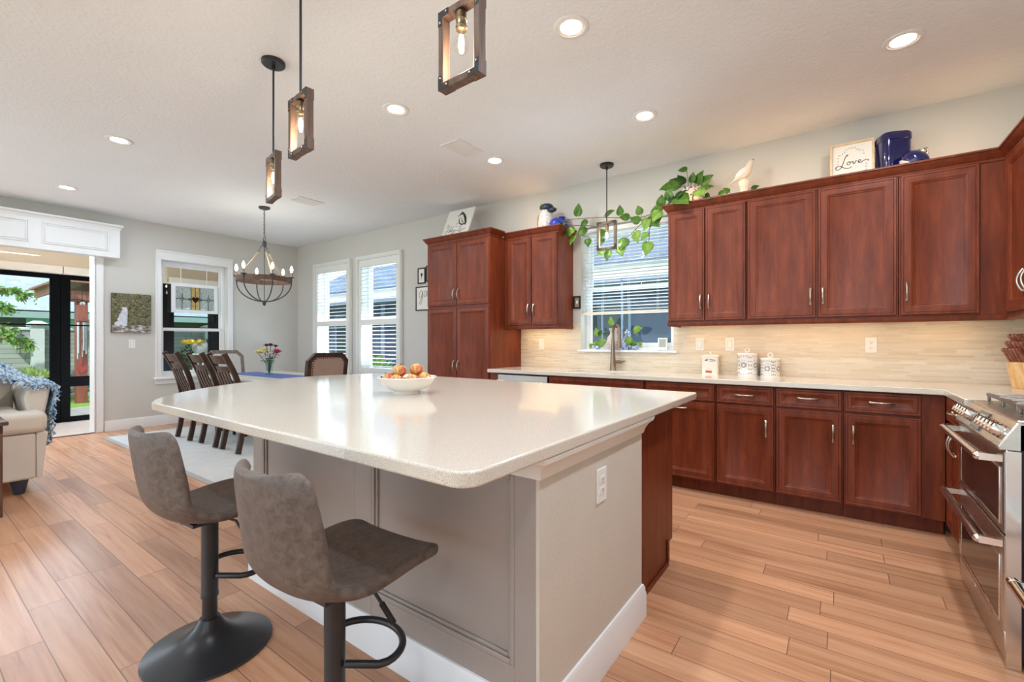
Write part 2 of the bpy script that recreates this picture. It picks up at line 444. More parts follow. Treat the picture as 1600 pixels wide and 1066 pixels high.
# ---------------------------------------------------------------- mesh builder
class G:
    def __init__(s):
        s.b = bmesh.new()
        s.mi = 0
    def _f(s, vs):
        try:
            f = s.b.faces.new(vs)
            f.material_index = s.mi
            return f
        except ValueError:
            return None
    def v(s, p):
        return s.b.verts.new(p)
    def poly(s, pts):
        return s._f([s.v(p) for p in pts])
    def box(s, x0, x1, y0, y1, z0, z1, mx=None):
        c = [(x, y, z) for z in (z0, z1) for y in (y0, y1) for x in (x0, x1)]
        if mx is not None: c = [tuple(mx @ Vector(p)) for p in c]
        v = [s.v(p) for p in c]
        for f in ((0, 2, 3, 1), (4, 5, 7, 6), (0, 1, 5, 4), (2, 6, 7, 3), (0, 4, 6, 2), (1, 3, 7, 5)):
            s._f([v[i] for i in f])
        return s
    def prism(s, pts, axis, a0, a1):
        """pts: 2-D outline; axis 'x' -> (y,z), 'y' -> (x,z), 'z' -> (x,y)"""
        def P(p, a):
            return (a, p[0], p[1]) if axis == 'x' else (p[0], a, p[1]) if axis == 'y' else (p[0], p[1], a)
        n = len(pts)
        A = [s.v(P(p, a0)) for p in pts]
        B = [s.v(P(p, a1)) for p in pts]
        s._f(A[::-1]); s._f(B)
        for i in range(n):
            s._f([A[i], A[(i + 1) % n], B[(i + 1) % n], B[i]])
        return s
    def loft(s, rings, closed=True, cap=True):
        vr = [[s.v(p) for p in r] for r in rings]
        n = len(rings[0])
        for a, b in zip(vr, vr[1:]):
            for i in range(n if closed else n - 1):
                j = (i + 1) % n
                s._f([a[i], a[j], b[j], b[i]])
        if cap and closed:
            s._f(vr[0][::-1]); s._f(vr[-1])
        return s
    def tube(s, pts, r, seg=8, closed=False, cap=True):
        pts = [Vector(p) for p in pts]
        n = len(pts)
        rs = r if isinstance(r, (list, tuple)) else [r] * n
        rings = []
        up = None
        for i, p in enumerate(pts):
            if closed: t = pts[(i + 1) % n] - pts[i - 1]
            else: t = pts[min(i + 1, n - 1)] - pts[max(i - 1, 0)]
            if t.length < 1e-9: t = Vector((0, 0, 1))
            t.normalize()
            if up is None:
                up = Vector((0, 0, 1)) if abs(t.z) < 0.9 else Vector((0, 1, 0))
            a = t.cross(up)
            if a.length < 1e-5: a = t.cross(Vector((1, 0.3, 0.1)))
            a.normalize()
            b = a.cross(t).normalized()
            up = b
            rings.append([tuple(p + (a * math.cos(k * 2 * PI / seg) + b * math.sin(k * 2 * PI / seg)) * rs[i]) for k in range(seg)])
        if closed:
            rings.append(rings[0])
            s.loft(rings, cap=False)
        else:
            s.loft(rings, cap=cap)
        return s
    def lathe(s, prof, seg=24, c=(0, 0, 0), axis='z', mx=None, a0=0, a1=2 * PI):
        full = abs(a1 - a0 - 2 * PI) < 1e-6
        rows = []
        for (r, z) in prof:
            row = []
            for k in range(seg if full else seg + 1):
                t = a0 + (a1 - a0) * k / seg
                p = Vector((r * math.cos(t), r * math.sin(t), z))
                if axis == 'x': p = Vector((p.z, p.x, p.y))
                elif axis == 'y': p = Vector((p.x, p.z, p.y))
                p = p + Vector(c)
                if mx is not None: p = mx @ p
                row.append(p)
            if r < 1e-6:
                v = s.v(row[0]); rows.append([v] * len(row))
            else:
                rows.append([s.v(p) for p in row])
        for A, B in zip(rows, rows[1:]):
            n = len(A)
            for i in range(n if full else n - 1):
                j = (i + 1) % n
                q = [A[i], A[j], B[j], B[i]]
                u = []
                for w in q:
                    if w not in u: u.append(w)
                if len(u) >= 3: s._f(u)
        return s
    def cyl(s, c, r, h, seg=20, axis='z', mx=None):
        return s.lathe([(0, 0), (r, 0), (r, h), (0, h)], seg, c, axis, mx)
    def ball(s, c, r, seg=14, rings=9, sc=(1, 1, 1), mx=None):
        pr = [(r * math.sin(PI * i / rings), -r * math.cos(PI * i / rings)) for i in range(rings + 1)]
        pr[0] = (0, -r); pr[-1] = (0, r)
        m = Matrix.Translation(c) @ Matrix.Diagonal((sc[0], sc[1], sc[2], 1))
        if mx is not None: m = mx @ m
        return s.lathe(pr, seg, mx=m)
    def grid(s, f, nu, nv):
        vs = [[s.v(f(i / nu, j / nv)) for j in range(nv + 1)] for i in range(nu + 1)]
        for i in range(nu):
            for j in range(nv):
                s._f([vs[i][j], vs[i + 1][j], vs[i + 1][j + 1], vs[i][j + 1]])
        return s
    def frame(s, x0, x1, z0, z1, w, y0, y1, wt=None, wb=None):
        """rectangular ring in the x-z plane, thickness y0..y1 (members butt-jointed)"""
        wt = w if wt is None else wt
        wb = w if wb is None else wb
        s.box(x0, x0 + w, y0, y1, z0, z1)
        s.box(x1 - w, x1, y0, y1, z0, z1)
        s.box(x0 + w, x1 - w, y0, y1, z1 - wt, z1)
        s.box(x0 + w, x1 - w, y0, y1, z0, z0 + wb)
        return s

def finish(o, bevel=0, sub=0, solid=0, seg=2):
    if solid:
        md = o.modifiers.new('thickness', 'SOLIDIFY'); md.thickness = solid; md.offset = 0
    if bevel:
        md = o.modifiers.new('bevel', 'BEVEL'); md.width = bevel; md.segments = seg; md.limit_method = 'ANGLE'; md.angle_limit = R(40)
        md.harden_normals = False
    if sub:
        md = o.modifiers.new('subsurf', 'SUBSURF'); md.levels = sub; md.render_levels = sub
    return o

def build(name, g, mats, parent=None, loc=None, rot=None, bevel=0, sub=0, solid=0, seg=2, sharp=38):
    me = bpy.data.meshes.new(name)
    bmesh.ops.recalc_face_normals(g.b, faces=g.b.faces)
    g.b.to_mesh(me)
    g.b.free()
    for p in me.polygons: p.use_smooth = True
    if not sub: me.set_sharp_from_angle(angle=R(sharp))
    for m in (mats if isinstance(mats, (list, tuple)) else [mats]):
        me.materials.append(M[m] if isinstance(m, str) else m)
    o = bpy.data.objects.new(name, me)
    C.objects.link(o)
    if parent is not None: o.parent = parent
    if loc is not None: o.location = loc
    if rot is not None: o.rotation_euler = rot
    return finish(o, bevel, sub, solid, seg)

def tag(o, label, cat, group=None):
    o['label'] = label
    o['category'] = cat
    if group: o['group'] = group
    return o

def thing(name, label, cat, loc=(0, 0, 0), rz=0.0, group=None):
    o = bpy.data.objects.new(name, None)
    o.empty_display_size = 0.1
    C.objects.link(o)
    o.location = loc
    o.rotation_euler = (0, 0, rz)
    return tag(o, label, cat, group)

def struct(name, g, mats, **kw):
    o = build(name, g, mats, **kw)
    o['kind'] = 'structure'
    return o

def dup(root, loc, rz, label, group=None):
    r = root.copy(); C.objects.link(r)
    r.location = loc; r.rotation_euler = (0, 0, rz); r['label'] = label
    if group: r['group'] = group
    for ch in list(root.children):
        c = ch.copy(); C.objects.link(c); c.parent = r
        for gch in list(ch.children):
            d = gch.copy(); C.objects.link(d); d.parent = c
    return r

def arc(c, r, a0, a1, n, plane='yz'):
    out = []
    for i in range(n + 1):
        t = a0 + (a1 - a0) * i / n
        u, v = r * math.cos(t), r * math.sin(t)
        out.append((c[0], c[1] + u, c[2] + v) if plane == 'yz' else (c[0] + u, c[1], c[2] + v) if plane == 'xz' else (c[0] + u, c[1] + v, c[2]))
    return out

def sweep_profile(g, path, prof, closed=False):
    """profile (outward, z) swept along a 2-D path with mitred corners; outward = right-hand side of travel"""
    n = len(path)
    P = [Vector(p) for p in path]
    rings = []
    for i in range(n):
        def nrm(a, b):
            d = (b - a).normalized()
            return Vector((d.y, -d.x))
        if closed:
            n0 = nrm(P[i - 1], P[i]); n1 = nrm(P[i], P[(i + 1) % n])
        else:
            n0 = nrm(P[max(i - 1, 0)], P[max(i, 1)]); n1 = nrm(P[min(i, n - 2)], P[min(i + 1, n - 1)])
        mdir = n0 + n1
        mdir = mdir / max(1e-6, mdir.dot(n0))
        rings.append([(P[i].x + mdir.x * o, P[i].y + mdir.y * o, z) for o, z in prof])
    if closed:
        rings.append(rings[0]); g.loft(rings, cap=False)
    else:
        g.loft(rings)
    return g

def text_mesh(name, body, size, mat, parent, loc, rot, extrude=0.0015, shear=0.0, align='LEFT'):
    cu = bpy.data.curves.new(name, 'FONT')
    cu.body = body; cu.size = size; cu.extrude = extrude; cu.shear = shear; cu.align_x = align
    tmp = bpy.data.objects.new(name + '_tmp', cu)
    C.objects.link(tmp)
    bpy.context.view_layer.update()
    dg = bpy.context.evaluated_depsgraph_get()
    me = bpy.data.meshes.new_from_object(tmp.evaluated_get(dg))
    bpy.data.objects.remove(tmp)
    bpy.data.curves.remove(cu)
    me.materials.clear(); me.materials.append(M[mat])
    o = bpy.data.objects.new(name, me)
    C.objects.link(o)
    o.parent = parent; o.location = loc; o.rotation_euler = rot
    return o

def leaf(g, base, d, up, L, W, curl=0.15, heart=True):
    """one broad pointed leaf: base point, direction, approximate face normal, length, width"""
    d = Vector(d).normalized(); up = Vector(up)
    side = d.cross(up)
    if side.length < 1e-4: side = d.cross(Vector((0.3, 0.5, 0.8)))
    side.normalize(); nn = side.cross(d).normalized()
    base = Vector(base)
    prof = ([(-0.06, 0.20), (0.05, 0.40), (0.22, 0.5), (0.42, 0.48), (0.62, 0.36), (0.82, 0.17), (1.0, 0.0)] if heart else
            [(0.0, 0.05), (0.15, 0.3), (0.35, 0.46), (0.55, 0.48), (0.75, 0.34), (0.9, 0.16), (1.0, 0.0)])
    mid, lf, rt = [], [], []
    for t, w in prof:
        drop = -curl * L * t * t
        tm = max(t, 0.0)
        mid.append(g.v(base + d * (tm * L) + nn * (drop - 0.03 * L)))
        if w > 0:
            lf.append(g.v(base + d * (t * L) + side * (w * W) + nn * (drop + 0.06 * W)))
            rt.append(g.v(base + d * (t * L) - side * (w * W) + nn * (drop + 0.06 * W)))
    for k in range(len(prof) - 1):
        if k < len(lf) - 1:
            g._f([mid[k], mid[k + 1], lf[k + 1], lf[k]])
            g._f([mid[k + 1], mid[k], rt[k], rt[k + 1]])
        else:
            g._f([mid[k], mid[k + 1], lf[k]])
            g._f([mid[k + 1], mid[k], rt[k]])

# ---------------------------------------------------------------- room shell
def wall_grid(name, axis, a0, a1, z0, z1, p0, p1, holes, mat, pockets=()):
    """solid wall with rectangular holes (u0,u1,z0,z1); axis 'x' runs along x (thickness in y), 'y' runs along y (thickness in x)"""
    us = sorted({a0, a1, *[h[0] for h in holes], *[h[1] for h in holes]})
    zs = sorted({z0, z1, *[h[2] for h in holes], *[h[3] for h in holes]})
    us = [u for u in us if a0 <= u <= a1]; zs = [z for z in zs if z0 <= z <= z1]
    g = G()
    def solid(i, j):
        if i < 0 or j < 0 or i >= len(us) - 1 or j >= len(zs) - 1: return False
        u = (us[i] + us[i + 1]) / 2; z = (zs[j] + zs[j + 1]) / 2
        return not any(h[0] < u < h[1] and h[2] < z < h[3] for h in holes)
    def P(u, t, z):
        return (u, t, z) if axis == 'x' else (t, u, z)
    for i in range(len(us) - 1):
        for j in range(len(zs) - 1):
            if not solid(i, j): continue
            A, B, Z0, Z1 = us[i], us[i + 1], zs[j], zs[j + 1]
            g.poly([P(A, p0, Z0), P(B, p0, Z0), P(B, p0, Z1), P(A, p0, Z1)])
            g.poly([P(A, p1, Z0), P(A, p1, Z1), P(B, p1, Z1), P(B, p1, Z0)])
            if not solid(i - 1, j): g.poly([P(A, p0, Z0), P(A, p0, Z1), P(A, p1, Z1), P(A, p1, Z0)])
            if not solid(i + 1, j): g.poly([P(B, p0, Z0), P(B, p1, Z0), P(B, p1, Z1), P(B, p0, Z1)])
            if not solid(i, j - 1): g.poly([P(A, p0, Z0), P(A, p1, Z0), P(B, p1, Z0), P(B, p0, Z0)])
            if not solid(i, j + 1): g.poly([P(A, p0, Z1), P(B, p0, Z1), P(B, p1, Z1), P(A, p1, Z1)])
    bmesh.ops.remove_doubles(g.b, verts=g.b.verts, dist=1e-5)
    return struct(name, g, mat)

struct('floor', G().box(WX, RX, BY, WY, -0.06, 0.0), 'floor')
struct('ceiling', G().box(WX - 0.2, RX + 0.2, BY - 0.2, WY + 0.2, CEIL, CEIL + 0.1), 'ceiling')
W1 = (-7.31, -6.38, 0.72, 2.47)     # left dining window
W2 = (-6.095, -5.165, 0.72, 2.47)   # right dining window
W3 = (-2.25, -1.27, 1.115, 2.42)    # kitchen window
W4 = (2.36, 3.24, 0.69, 2.395)      # window on the dining end wall
OP = (-0.9, 1.64, 0.0, 2.42)        # opening to the porch
wall_grid('wall_back', 'x', WX - 0.2, RX + 0.2, 0, CEIL, WY, WY + 0.2, [W1, W2, W3], 'wall')
wall_grid('wall_left', 'y', BY, WY, 0, CEIL, WX - 0.2, WX, [W4, OP, (-4.65, -1.15, 0.0, 2.42)], 'wall')
struct('wall_right', G().box(RX, RX + 0.2, BY, WY, 0, CEIL), 'wall')
wall_grid('wall_front', 'x', WX - 0.2, RX + 0.2, 0, CEIL, BY - 0.2, BY, [(-7.2, 0.6, 0.0, 2.55)], 'wall')

# baseboards
BPROF = [(0, 0), (0.016, 0), (0.016, 0.10), (0.012, 0.115), (0.012, 0.125), (0.006, 0.14), (0, 0.142)]
g = G(); sweep_profile(g, [(WX, 1.735), (WX, WY)], BPROF); struct('baseboard_left', g, 'trim')
g = G(); sweep_profile(g, [(WX, WY), (-3.99, WY)], BPROF); struct('baseboard_back', g, 'trim')

# cased opening to the porch
g = G()
for y0, y1 in ((1.64, 1.725),):
    g.box(WX - 0.2, WX + 0.018, y0 - 0.012, y0 + 0.012, 0, 2.42)
    g.box(WX, WX + 0.018, y0, y1, 0, 2.42)
g.box(WX, WX + 0.018, -0.985, -0.9, 0, 2.42)
g.box(WX, WX + 0.018, -0.985, 1.725, 2.42, 2.505)
struct('trim_1', g, 'trim', bevel=0.004)
struct('trim_2', G().box(WX - 0.012, WX + 0.03, -0.9, 1.64, 0.0, 0.012), mk_wood('threshold_wood', (96, 80, 70), (122, 104, 92), (140, 122, 108)), bevel=0.004)

# ---- porch beyond the opening
PX = -9.35
struct('floor_porch', G().box(PX - 0.2, WX - 0.012, -2.5, WY + 0.2, -0.06, -0.004), 'tile')
struct('ceiling_porch', G().box(PX - 0.2, WX - 0.2, -2.5, WY + 0.2, 2.62, 2.7), 'tan')
DOORS = [(-1.2, 1.52), (1.56, 2.62), (2.66, 4.05)]
wall_grid('wall_porch', 'y', -2.5, WY + 0.2, 0, 2.62, PX - 0.12, PX, [(-1.2, 4.05, 0, 2.205)], 'tan')
struct('wall_porch_end', G().box(PX - 0.1, WX - 0.2, WY + 0.05, WY + 0.2, 0, 2.62), 'tan')
struct('wall_porch_near', G().box(PX - 0.1, WX - 0.2, -2.6, -2.5, 0, 2.62), 'tan')

# ---------------------------------------------------------------- porch doors, windows
def porch_door(n, y0, y1, stl, str_, label):
    t = thing('door_%d' % n, label, 'door', (PX - 0.06, y0, 0))
    t['kind'] = 'structure'
    w = y1 - y0
    g = G()
    g.box(-0.03, 0.03, 0, stl, 0, 2.20); g.box(-0.03, 0.03, w - str_, w, 0, 2.20)
    g.box(-0.03, 0.03, stl, w - str_, 2.135, 2.20); g.box(-0.03, 0.03, stl, w - str_, 0.0, 0.075)
    g.box(-0.03, 0.03, stl, w - str_, 0.525, 0.675); g.box(-0.012, 0.012, stl, w - str_, 1.44, 1.46)
    build('door_frame', g, 'frameblack', t, bevel=0.003)
    g = G(); g.box(-0.004, 0.004, stl, w - str_, 0.075, 0.525); g.box(-0.004, 0.004, stl, w - str_, 0.675, 2.135)
    build('pane', g, 'glass', t)
    return t
d1 = porch_door(1, -1.2, 1.548, 0.10, 0.106, 'black framed porch door left of the double black stile')
g = G(); g.tube([(0.03, 2.72, 1.62), (0.055, 2.72, 1.6), (0.055, 2.72, 0.75), (0.03, 2.72, 0.72)], 0.005); g.ball((0.055, 2.72, 0.74), 0.012)
build('pull_handle', g, 'frameblack', d1)
porch_door(2, 1.552, 2.80, 0.108, 0.15, 'black framed porch door beside the wall opening showing the wooden post')
porch_door(3, 2.804, 4.05, 0.167, 0.54, 'black framed porch door seen through the dining end window')
for i, (y0, y1) in enumerate(((-1.0, 1.555), (1.565, 2.66), (2.86, 3.62))):
    t = thing('roller_shade', ('cream roller shade cassette above the left porch door', 'cream roller shade cassette above the porch door next to the opening',
              'cream roller shade cassette behind the hanging stained glass panel')[i], 'blind', (PX, y0, 2.205), 0, 'roller shades on the porch')
    g = G(); g.box(0.0, 0.10, 0, y1 - y0, 0.0, 0.105); build('cassette', g, 'shade', t, bevel=0.006)
    g = G(); g.cyl((0.05, -0.004, 0.05), 0.03, 0.004, axis='y'); build('end_cap', g, 'slot', t)

# ceiling fan on the porch
t = thing('ceiling_fan', 'white ceiling fan with a broad blade seen through the porch opening', 'fan', (-8.72, 0.55, 2.62))
g = G(); g.cyl((0, 0, -0.03), 0.07, 0.03); g.cyl((0, 0, -0.20), 0.015, 0.18); build('downrod', g, 'trim', t)
g = G(); g.lathe([(0, -0.33), (0.07, -0.325), (0.1, -0.29), (0.1, -0.23), (0.05, -0.20), (0, -0.20)]); build('motor_housing', g, 'trim', t)
for k in range(5):
    a = R(90 + 72 * k - 4)
    mx = Matrix.Rotation(a, 4, 'Z') @ Matrix.Rotation(R(8), 4, 'X')
    g = G()
    pts = [(0.09, -0.035), (0.2, -0.06), (0.55, -0.07), (0.66, -0.055), (0.70, 0.0), (0.66, 0.055), (0.55, 0.07), (0.2, 0.06), (0.09, 0.035)]
    A = [mx @ Vector((x, y, -0.268)) for x, y in pts]; B = [mx @ Vector((x, y, -0.260)) for x, y in pts]
    g.loft([A, B]); build('blade', g, 'trim', t)

def sash_window(n, axis, u0, u1, z0, z1, p, face, rail, label):
    """double-hung window set in the outer part of the wall; p = plane of the frame's room side, face = +1 outward direction sign"""
    t = thing('window_%d' % n, label, 'window', (0, 0, 0)); t['kind'] = 'structure'
    def bx(g, a0, a1, b0, b1, d0, d1):
        if axis == 'x': g.box(a0, a1, min(p + face * d0, p + face * d1), max(p + face * d0, p + face * d1), b0, b1)
        else: g.box(min(p + face * d0, p + face * d1), max(p + face * d0, p + face * d1), a0, a1, b0, b1)
    g = G(); f = 0.035
    bx(g, u0, u0 + f, z0, z1, 0, 0.06); bx(g, u1 - f, u1, z0, z1, 0, 0.06)
    bx(g, u0 + f, u1 - f, z1 - f, z1, 0, 0.06); bx(g, u0 + f, u1 - f, z0, z0 + f, 0, 0.06)
    build('window_frame', g, 'trim', t, bevel=0.003)
    for nm, b0, b1, d in (('upper_sash', rail, z1 - f, 0.03), ('lower_sash', z0 + f, rail + 0.045, 0.002)):
        g = G(); s = 0.03
        bx(g, u0 + f, u0 + f + s, b0, b1, d, d + 0.026); bx(g, u1 - f - s, u1 - f, b0, b1, d, d + 0.026)
        bx(g, u0 + f + s, u1 - f - s, b1 - 0.042, b1, d, d + 0.026); bx(g, u0 + f + s, u1 - f - s, b0, b0 + 0.042, d, d + 0.026)
        so = build(nm, g, 'trim', t, bevel=0.003)
        g = G(); bx(g, u0 + f + s - 0.005, u1 - f - s + 0.005, b0 + 0.03, b1 - 0.03, d + 0.011, d + 0.015)
        build('pane', g, 'glass', so)
    return t
sash_window(1, 'x', *W1, WY + 0.13, 1, 1.55, 'double hung dining window behind the left plantation shutter')
sash_window(2, 'x', *W2, WY + 0.13, 1, 1.55, 'double hung dining window behind the right plantation shutter')
sash_window(3, 'x', *W3, WY + 0.12, 1, 1.745, 'white double hung window above the kitchen sink')
sash_window(4, 'y', *W4, WX - 0.12, -1, 1.365, 'white double hung window on the dining end wall')

def shutter(u0, u1, label):
    z0, z1 = 0.66, 2.53
    t = thing('plantation_shutter', label, 'shutter', (u0, WY, z0), 0, 'plantation shutters on the dining windows')
    w = u1 - u0; h = z1 - z0
    g = G(); g.frame(0, w, 0, h, 0.06, -0.045, -0.001); g.frame(0.012, w - 0.012, 0.012, h - 0.012, 0.03, -0.055, -0.045)
    build('shutter_frame', g, 'shutter', t, bevel=0.004)
    p0, p1, q0, q1 = 0.066, w - 0.066, 0.066, h - 0.066
    g = G(); s = 0.052
    g.box(p0, p0 + s, -0.035, -0.005, q0, q1); g.box(p1 - s, p1, -0.035, -0.005, q0, q1)
    g.box(p0 + s, p1 - s, -0.035, -0.005, q1 - 0.105, q1); g.box(p0 + s, p1 - s, -0.035, -0.005, q0, q0 + 0.075)
    g.box(p0 + s, p1 - s, -0.035, -0.005, 0.80, 0.885)
    build('shutter_panel', g, 'shutter', t, bevel=0.003)
    g = G()
    for a, b in ((q0 + 0.075, 0.80), (0.885, q1 - 0.105)):
        n = int(round((b - a) / 0.0585)); st = (b - a) / n
        for k in range(n):
            zc = a + st * (k + 0.5)
            mx = Matrix.Translation((0, -0.02, zc)) @ Matrix.Rotation(R(4), 4, 'X')
            rings = []
            for x in (p0 + s + 0.002, p1 - s - 0.002):
                rings.append([tuple(mx @ Vector((x, y, z))) for y, z in ((-0.031, 0), (-0.016, 0.0045), (0.016, 0.0045), (0.031, 0), (0.016, -0.0045), (-0.016, -0.0045))])
            g.loft(rings)
    build('louvers', g, 'shutter', t)
    for z in (0.25, 0.62, 1.1, 1.6):
        g = G(); g.cyl((w - 0.063, -0.05, z), 0.005, 0.06, 8); build('hinge', g, 'shutter', t)
shutter(-7.38, -6.315, 'white plantation shutter on the left of the two dining windows')
shutter(-6.165, -5.10, 'white plantation shutter on the dining window nearer the pantry cabinet')

# kitchen window sill, returns, blind
g = G(); g.box(W3[0] - 0.035, W3[1] + 0.035, WY - 0.03, WY + 0.12, 1.095, 1.118)
struct('trim_3', g, 'trim', bevel=0.004)
t = thing('window_blind', 'half raised white slatted blind in the kitchen window above the sink', 'blind', (W3[0] + 0.008, WY + 0.055, 1.49))
bw = W3[1] - W3[0] - 0.016; bh = 0.915
g = G(); g.box(0, bw, -0.028, 0.028, bh - 0.045, bh); build('head_rail', g, 'trim', t, bevel=0.003)
g = G(); g.box(0, bw, -0.028, 0.028, 0.0, 0.028); build('bottom_rail', g, 'ceramic', t, bevel=0.004)
g = G(); n = 25
for k in range(n):
    z = 0.05 + (bh - 0.11) * k / (n - 1)
    mx = Matrix.Translation((0, 0, z)) @ Matrix.Rotation(R(-4), 4, 'X')
    g.box(0.004, bw - 0.004, -0.023, 0.023, -0.0012, 0.0012, mx)
build('slats', g, 'trim', t)
g = G()
for x in (0.22, 0.5, 0.80):
    for y in (-0.021, 0.021): g.tube([(x, y, 0.02), (x, y, bh - 0.03)], 0.0011, 5)
build('ladder_cord', g, 'trim', t)
g = G(); g.tube([(0.04, -0.03, bh - 0.03), (0.04, -0.032, 0.32)], 0.002, 6); g.ball((0.04, -0.032, 0.31), 0.009)
build('tilt_wand', g, 'trim', t)

# casing and sill of the end-wall window
g = G(); cw = 0.07
y0, y1, z0, z1 = W4
for a, b, c, d in ((y0 - cw, y0, z0, z1 + 0.0), (y1, y1 + cw, z0, z1 + 0.0), (y0 - cw, y1 + cw, z1, z1 + 0.13)):
    g.box(WX, WX + 0.02, a, b, c, d)
g.box(WX + 0.02, WX + 0.034, y0 - cw, y1 + cw, z1 + 0.105, z1 + 0.13)
g.box(WX + 0.02, WX + 0.03, y0 - cw, y0 - cw + 0.016, z0, z1 + 0.105); g.box(WX + 0.02, WX + 0.03, y1 + cw - 0.016, y1 + cw, z0, z1 + 0.105)
struct('trim_4', g, 'trim', bevel=0.004)
g = G(); g.box(WX - 0.12, WX + 0.06, y0 - cw - 0.02, y1 + cw + 0.02, z0 - 0.03, z0 + 0.002); g.box(WX, WX + 0.02, y0 - cw, y1 + cw, z0 - 0.10, z0 - 0.03)
struct('trim_5', g, 'trim', bevel=0.005)

# stained glass panel hanging in the end window
t = thing('stained_glass_panel', 'white framed stained glass panel with a heart hanging in the end window', 'stained glass', (WX - 0.085, 2.51, 1.64))
pw, ph = 0.62, 0.445
mxs = Matrix.Rotation(R(90), 4, 'Z')
def sg(g): g.b.transform(mxs); return g
g = G(); g.frame(0, pw, 0, ph, 0.052, -0.014, 0.014, wb=0.045); build('panel_frame', sg(g), 'trim', t, bevel=0.004)
def sgl(name, rgb, tint):
    m = NT(name)
    n = m.noise(m.scaled(m.pos(), (1, 26, 12)), 2.0, 4, 0.7)
    m.set(color=lin(rgb), rough=0.25, trans=0.0)
    tt = m.t
    tr = tt.nodes.new('ShaderNodeBsdfTransparent'); tr.inputs[0].default_value = tint + (1,)
    tl = tt.nodes.new('ShaderNodeBsdfTranslucent'); tl.inputs[0].default_value = lin(rgb) + (1,)
    m1 = tt.nodes.new('ShaderNodeMixShader'); m1.inputs[0].default_value = 0.5
    tt.links.new(m.b.outputs[0], m1.inputs[1]); tt.links.new(tl.outputs[0], m1.inputs[2])
    m2 = tt.nodes.new('ShaderNodeMixShader')
    tt.links.new(m.ramp(n, [(0.35, (0.35, 0.35, 0.35)), (0.65, (0.8, 0.8, 0.8))]), m2.inputs[0])
    tt.links.new(tr.outputs[0], m2.inputs[1]); tt.links.new(m1.outputs[0], m2.inputs[2])
    tt.links.new(m2.outputs[0], tt.nodes['Material Output'].inputs[0])
    m.bump(n, 0.5, 0.01)
    return m.m
gi0, gi1, gz0, gz1 = 0.05, pw - 0.05, 0.043, ph - 0.05
cxm = pw / 2
g = G(); g.box(gi0, cxm - 0.058, -0.003, 0.003, gz0, gz1); g.box(cxm + 0.058, gi1, -0.003, 0.003, gz0, gz1)
build('clear_glass', sg(g), sgl('rippled_clear_glass', (206, 216, 214), (0.9, 0.95, 0.95)), t)
g = G(); g.box(cxm - 0.058, cxm + 0.058, -0.003, 0.003, gz0, gz1); build('yellow_glass', sg(g), sgl('pale_yellow_glass', (226, 206, 150), (0.95, 0.88, 0.65)), t)
heart = []
for k in range(28):
    a = 2 * PI * k / 28
    heart.append((cxm + 0.0028 * 16 * math.sin(a) ** 3, 0.205 + 0.0034 * (13 * math.cos(a) - 5 * math.cos(2 * a) - 2 * math.cos(3 * a) - math.cos(4 * a))))
g = G(); g.prism(heart, 'y', 0.003, 0.008); g.prism(heart, 'y', -0.008, -0.003); build('heart', sg(g), sgl('dark_red_glass', (70, 22, 26), (0.3, 0.05, 0.06)), t)
gm = sgl('green_glass', (120, 160, 112), (0.5, 0.75, 0.5))
for s in (-1, 1):
    g = G(); g.prism([(cxm + s * 0.045, 0.235), (cxm + s * 0.11, 0.21), (cxm + s * 0.05, 0.175)], 'y', -0.007, 0.007)
    build('green_leaf_glass', sg(g), gm, t)
g = G(); lw = 0.004
def came(a, b):
    for yy in (-0.005, 0.005): g.tube([(a[0], yy, a[1]), (b[0], yy, b[1])], lw, 6)
for x in (cxm - 0.058, cxm + 0.058): came((x, gz0), (x, gz1))
came((cxm, gz0), (cxm, 0.15)); came((cxm, 0.25), (cxm, gz1))
for s in (-1, 1):
    xx = cxm + s * 0.175
    came((cxm + s * 0.058, 0.21), (xx - s * 0.016, 0.21)); came((xx + s * 0.016, 0.21), (cxm + s * 0.26, 0.21))
    came((xx, gz0), (xx, 0.175)); came((xx, 0.245), (xx, 0.29))
    for a, b in (((-0.017, 0), (0, 0.035)), ((0, 0.035), (0.017, 0)), ((0.017, 0), (0, -0.035)), ((0, -0.035), (-0.017, 0))):
        came((xx + a[0], 0.21 + a[1]), (xx + b[0], 0.21 + b[1]))
build('lead_came', sg(g), 'iron', t)
for x in (0.12, 0.465):
    g = G(); g.tube([(0, x, ph - 0.004), (0, x, W4[3] - 1.64)], 0.0045, 6); build('hanging_cord', g, 'shutter', t)

# white cornice box over the opening
t = thing('cornice_box', 'white panelled cornice box mounted above the porch opening', 'cornice', (WX, 1.86, 2.315))
L_ = 2.9
g = G(); g.box(0.0, 0.16, -L_, 0, 0.0, 0.42); build('box', g, 'trim', t, bevel=0.003)
g = G(); sweep_profile(g, [(0.16, -L_), (0.16, 0), (0.0, 0)], [(0, 0.36), (0.004, 0.36), (0.01, 0.385), (0.025, 0.41), (0.034, 0.415), (0.034, 0.44), (0, 0.44)]) if False else None
def crown_box():
    g = G()
    sweep_profile(g, [(0.0, 0.0), (0.16, 0.0), (0.16, -L_)][::-1], [(0, 0.37), (0.004, 0.37), (0.012, 0.395), (0.024, 0.41), (0.03, 0.412), (0.03, 0.435), (0, 0.435)])
    return g
build('crown_molding', crown_box(), 'trim', t)
for k in range(4):
    a = -0.115 - k * 0.72; b = a - 0.62
    g = G()
    x0 = 0.16
    for o, d0 in ((0.0, 0.012), (0.022, 0.008)):
        for (p0, p1, q0, q1) in ((b + o, b + o + 0.016, 0.075 + o, 0.335 - o), (a - o - 0.016, a - o, 0.075 + o, 0.335 - o), (b + o + 0.016, a - o - 0.016, 0.319 - o, 0.335 - o), (b + o + 0.016, a - o - 0.016, 0.075 + o, 0.091 + o)):
            g.box(x0, x0 + d0, p0, p1, q0, q1)
    build('panel_molding', g, 'trim', t, bevel=0.003)

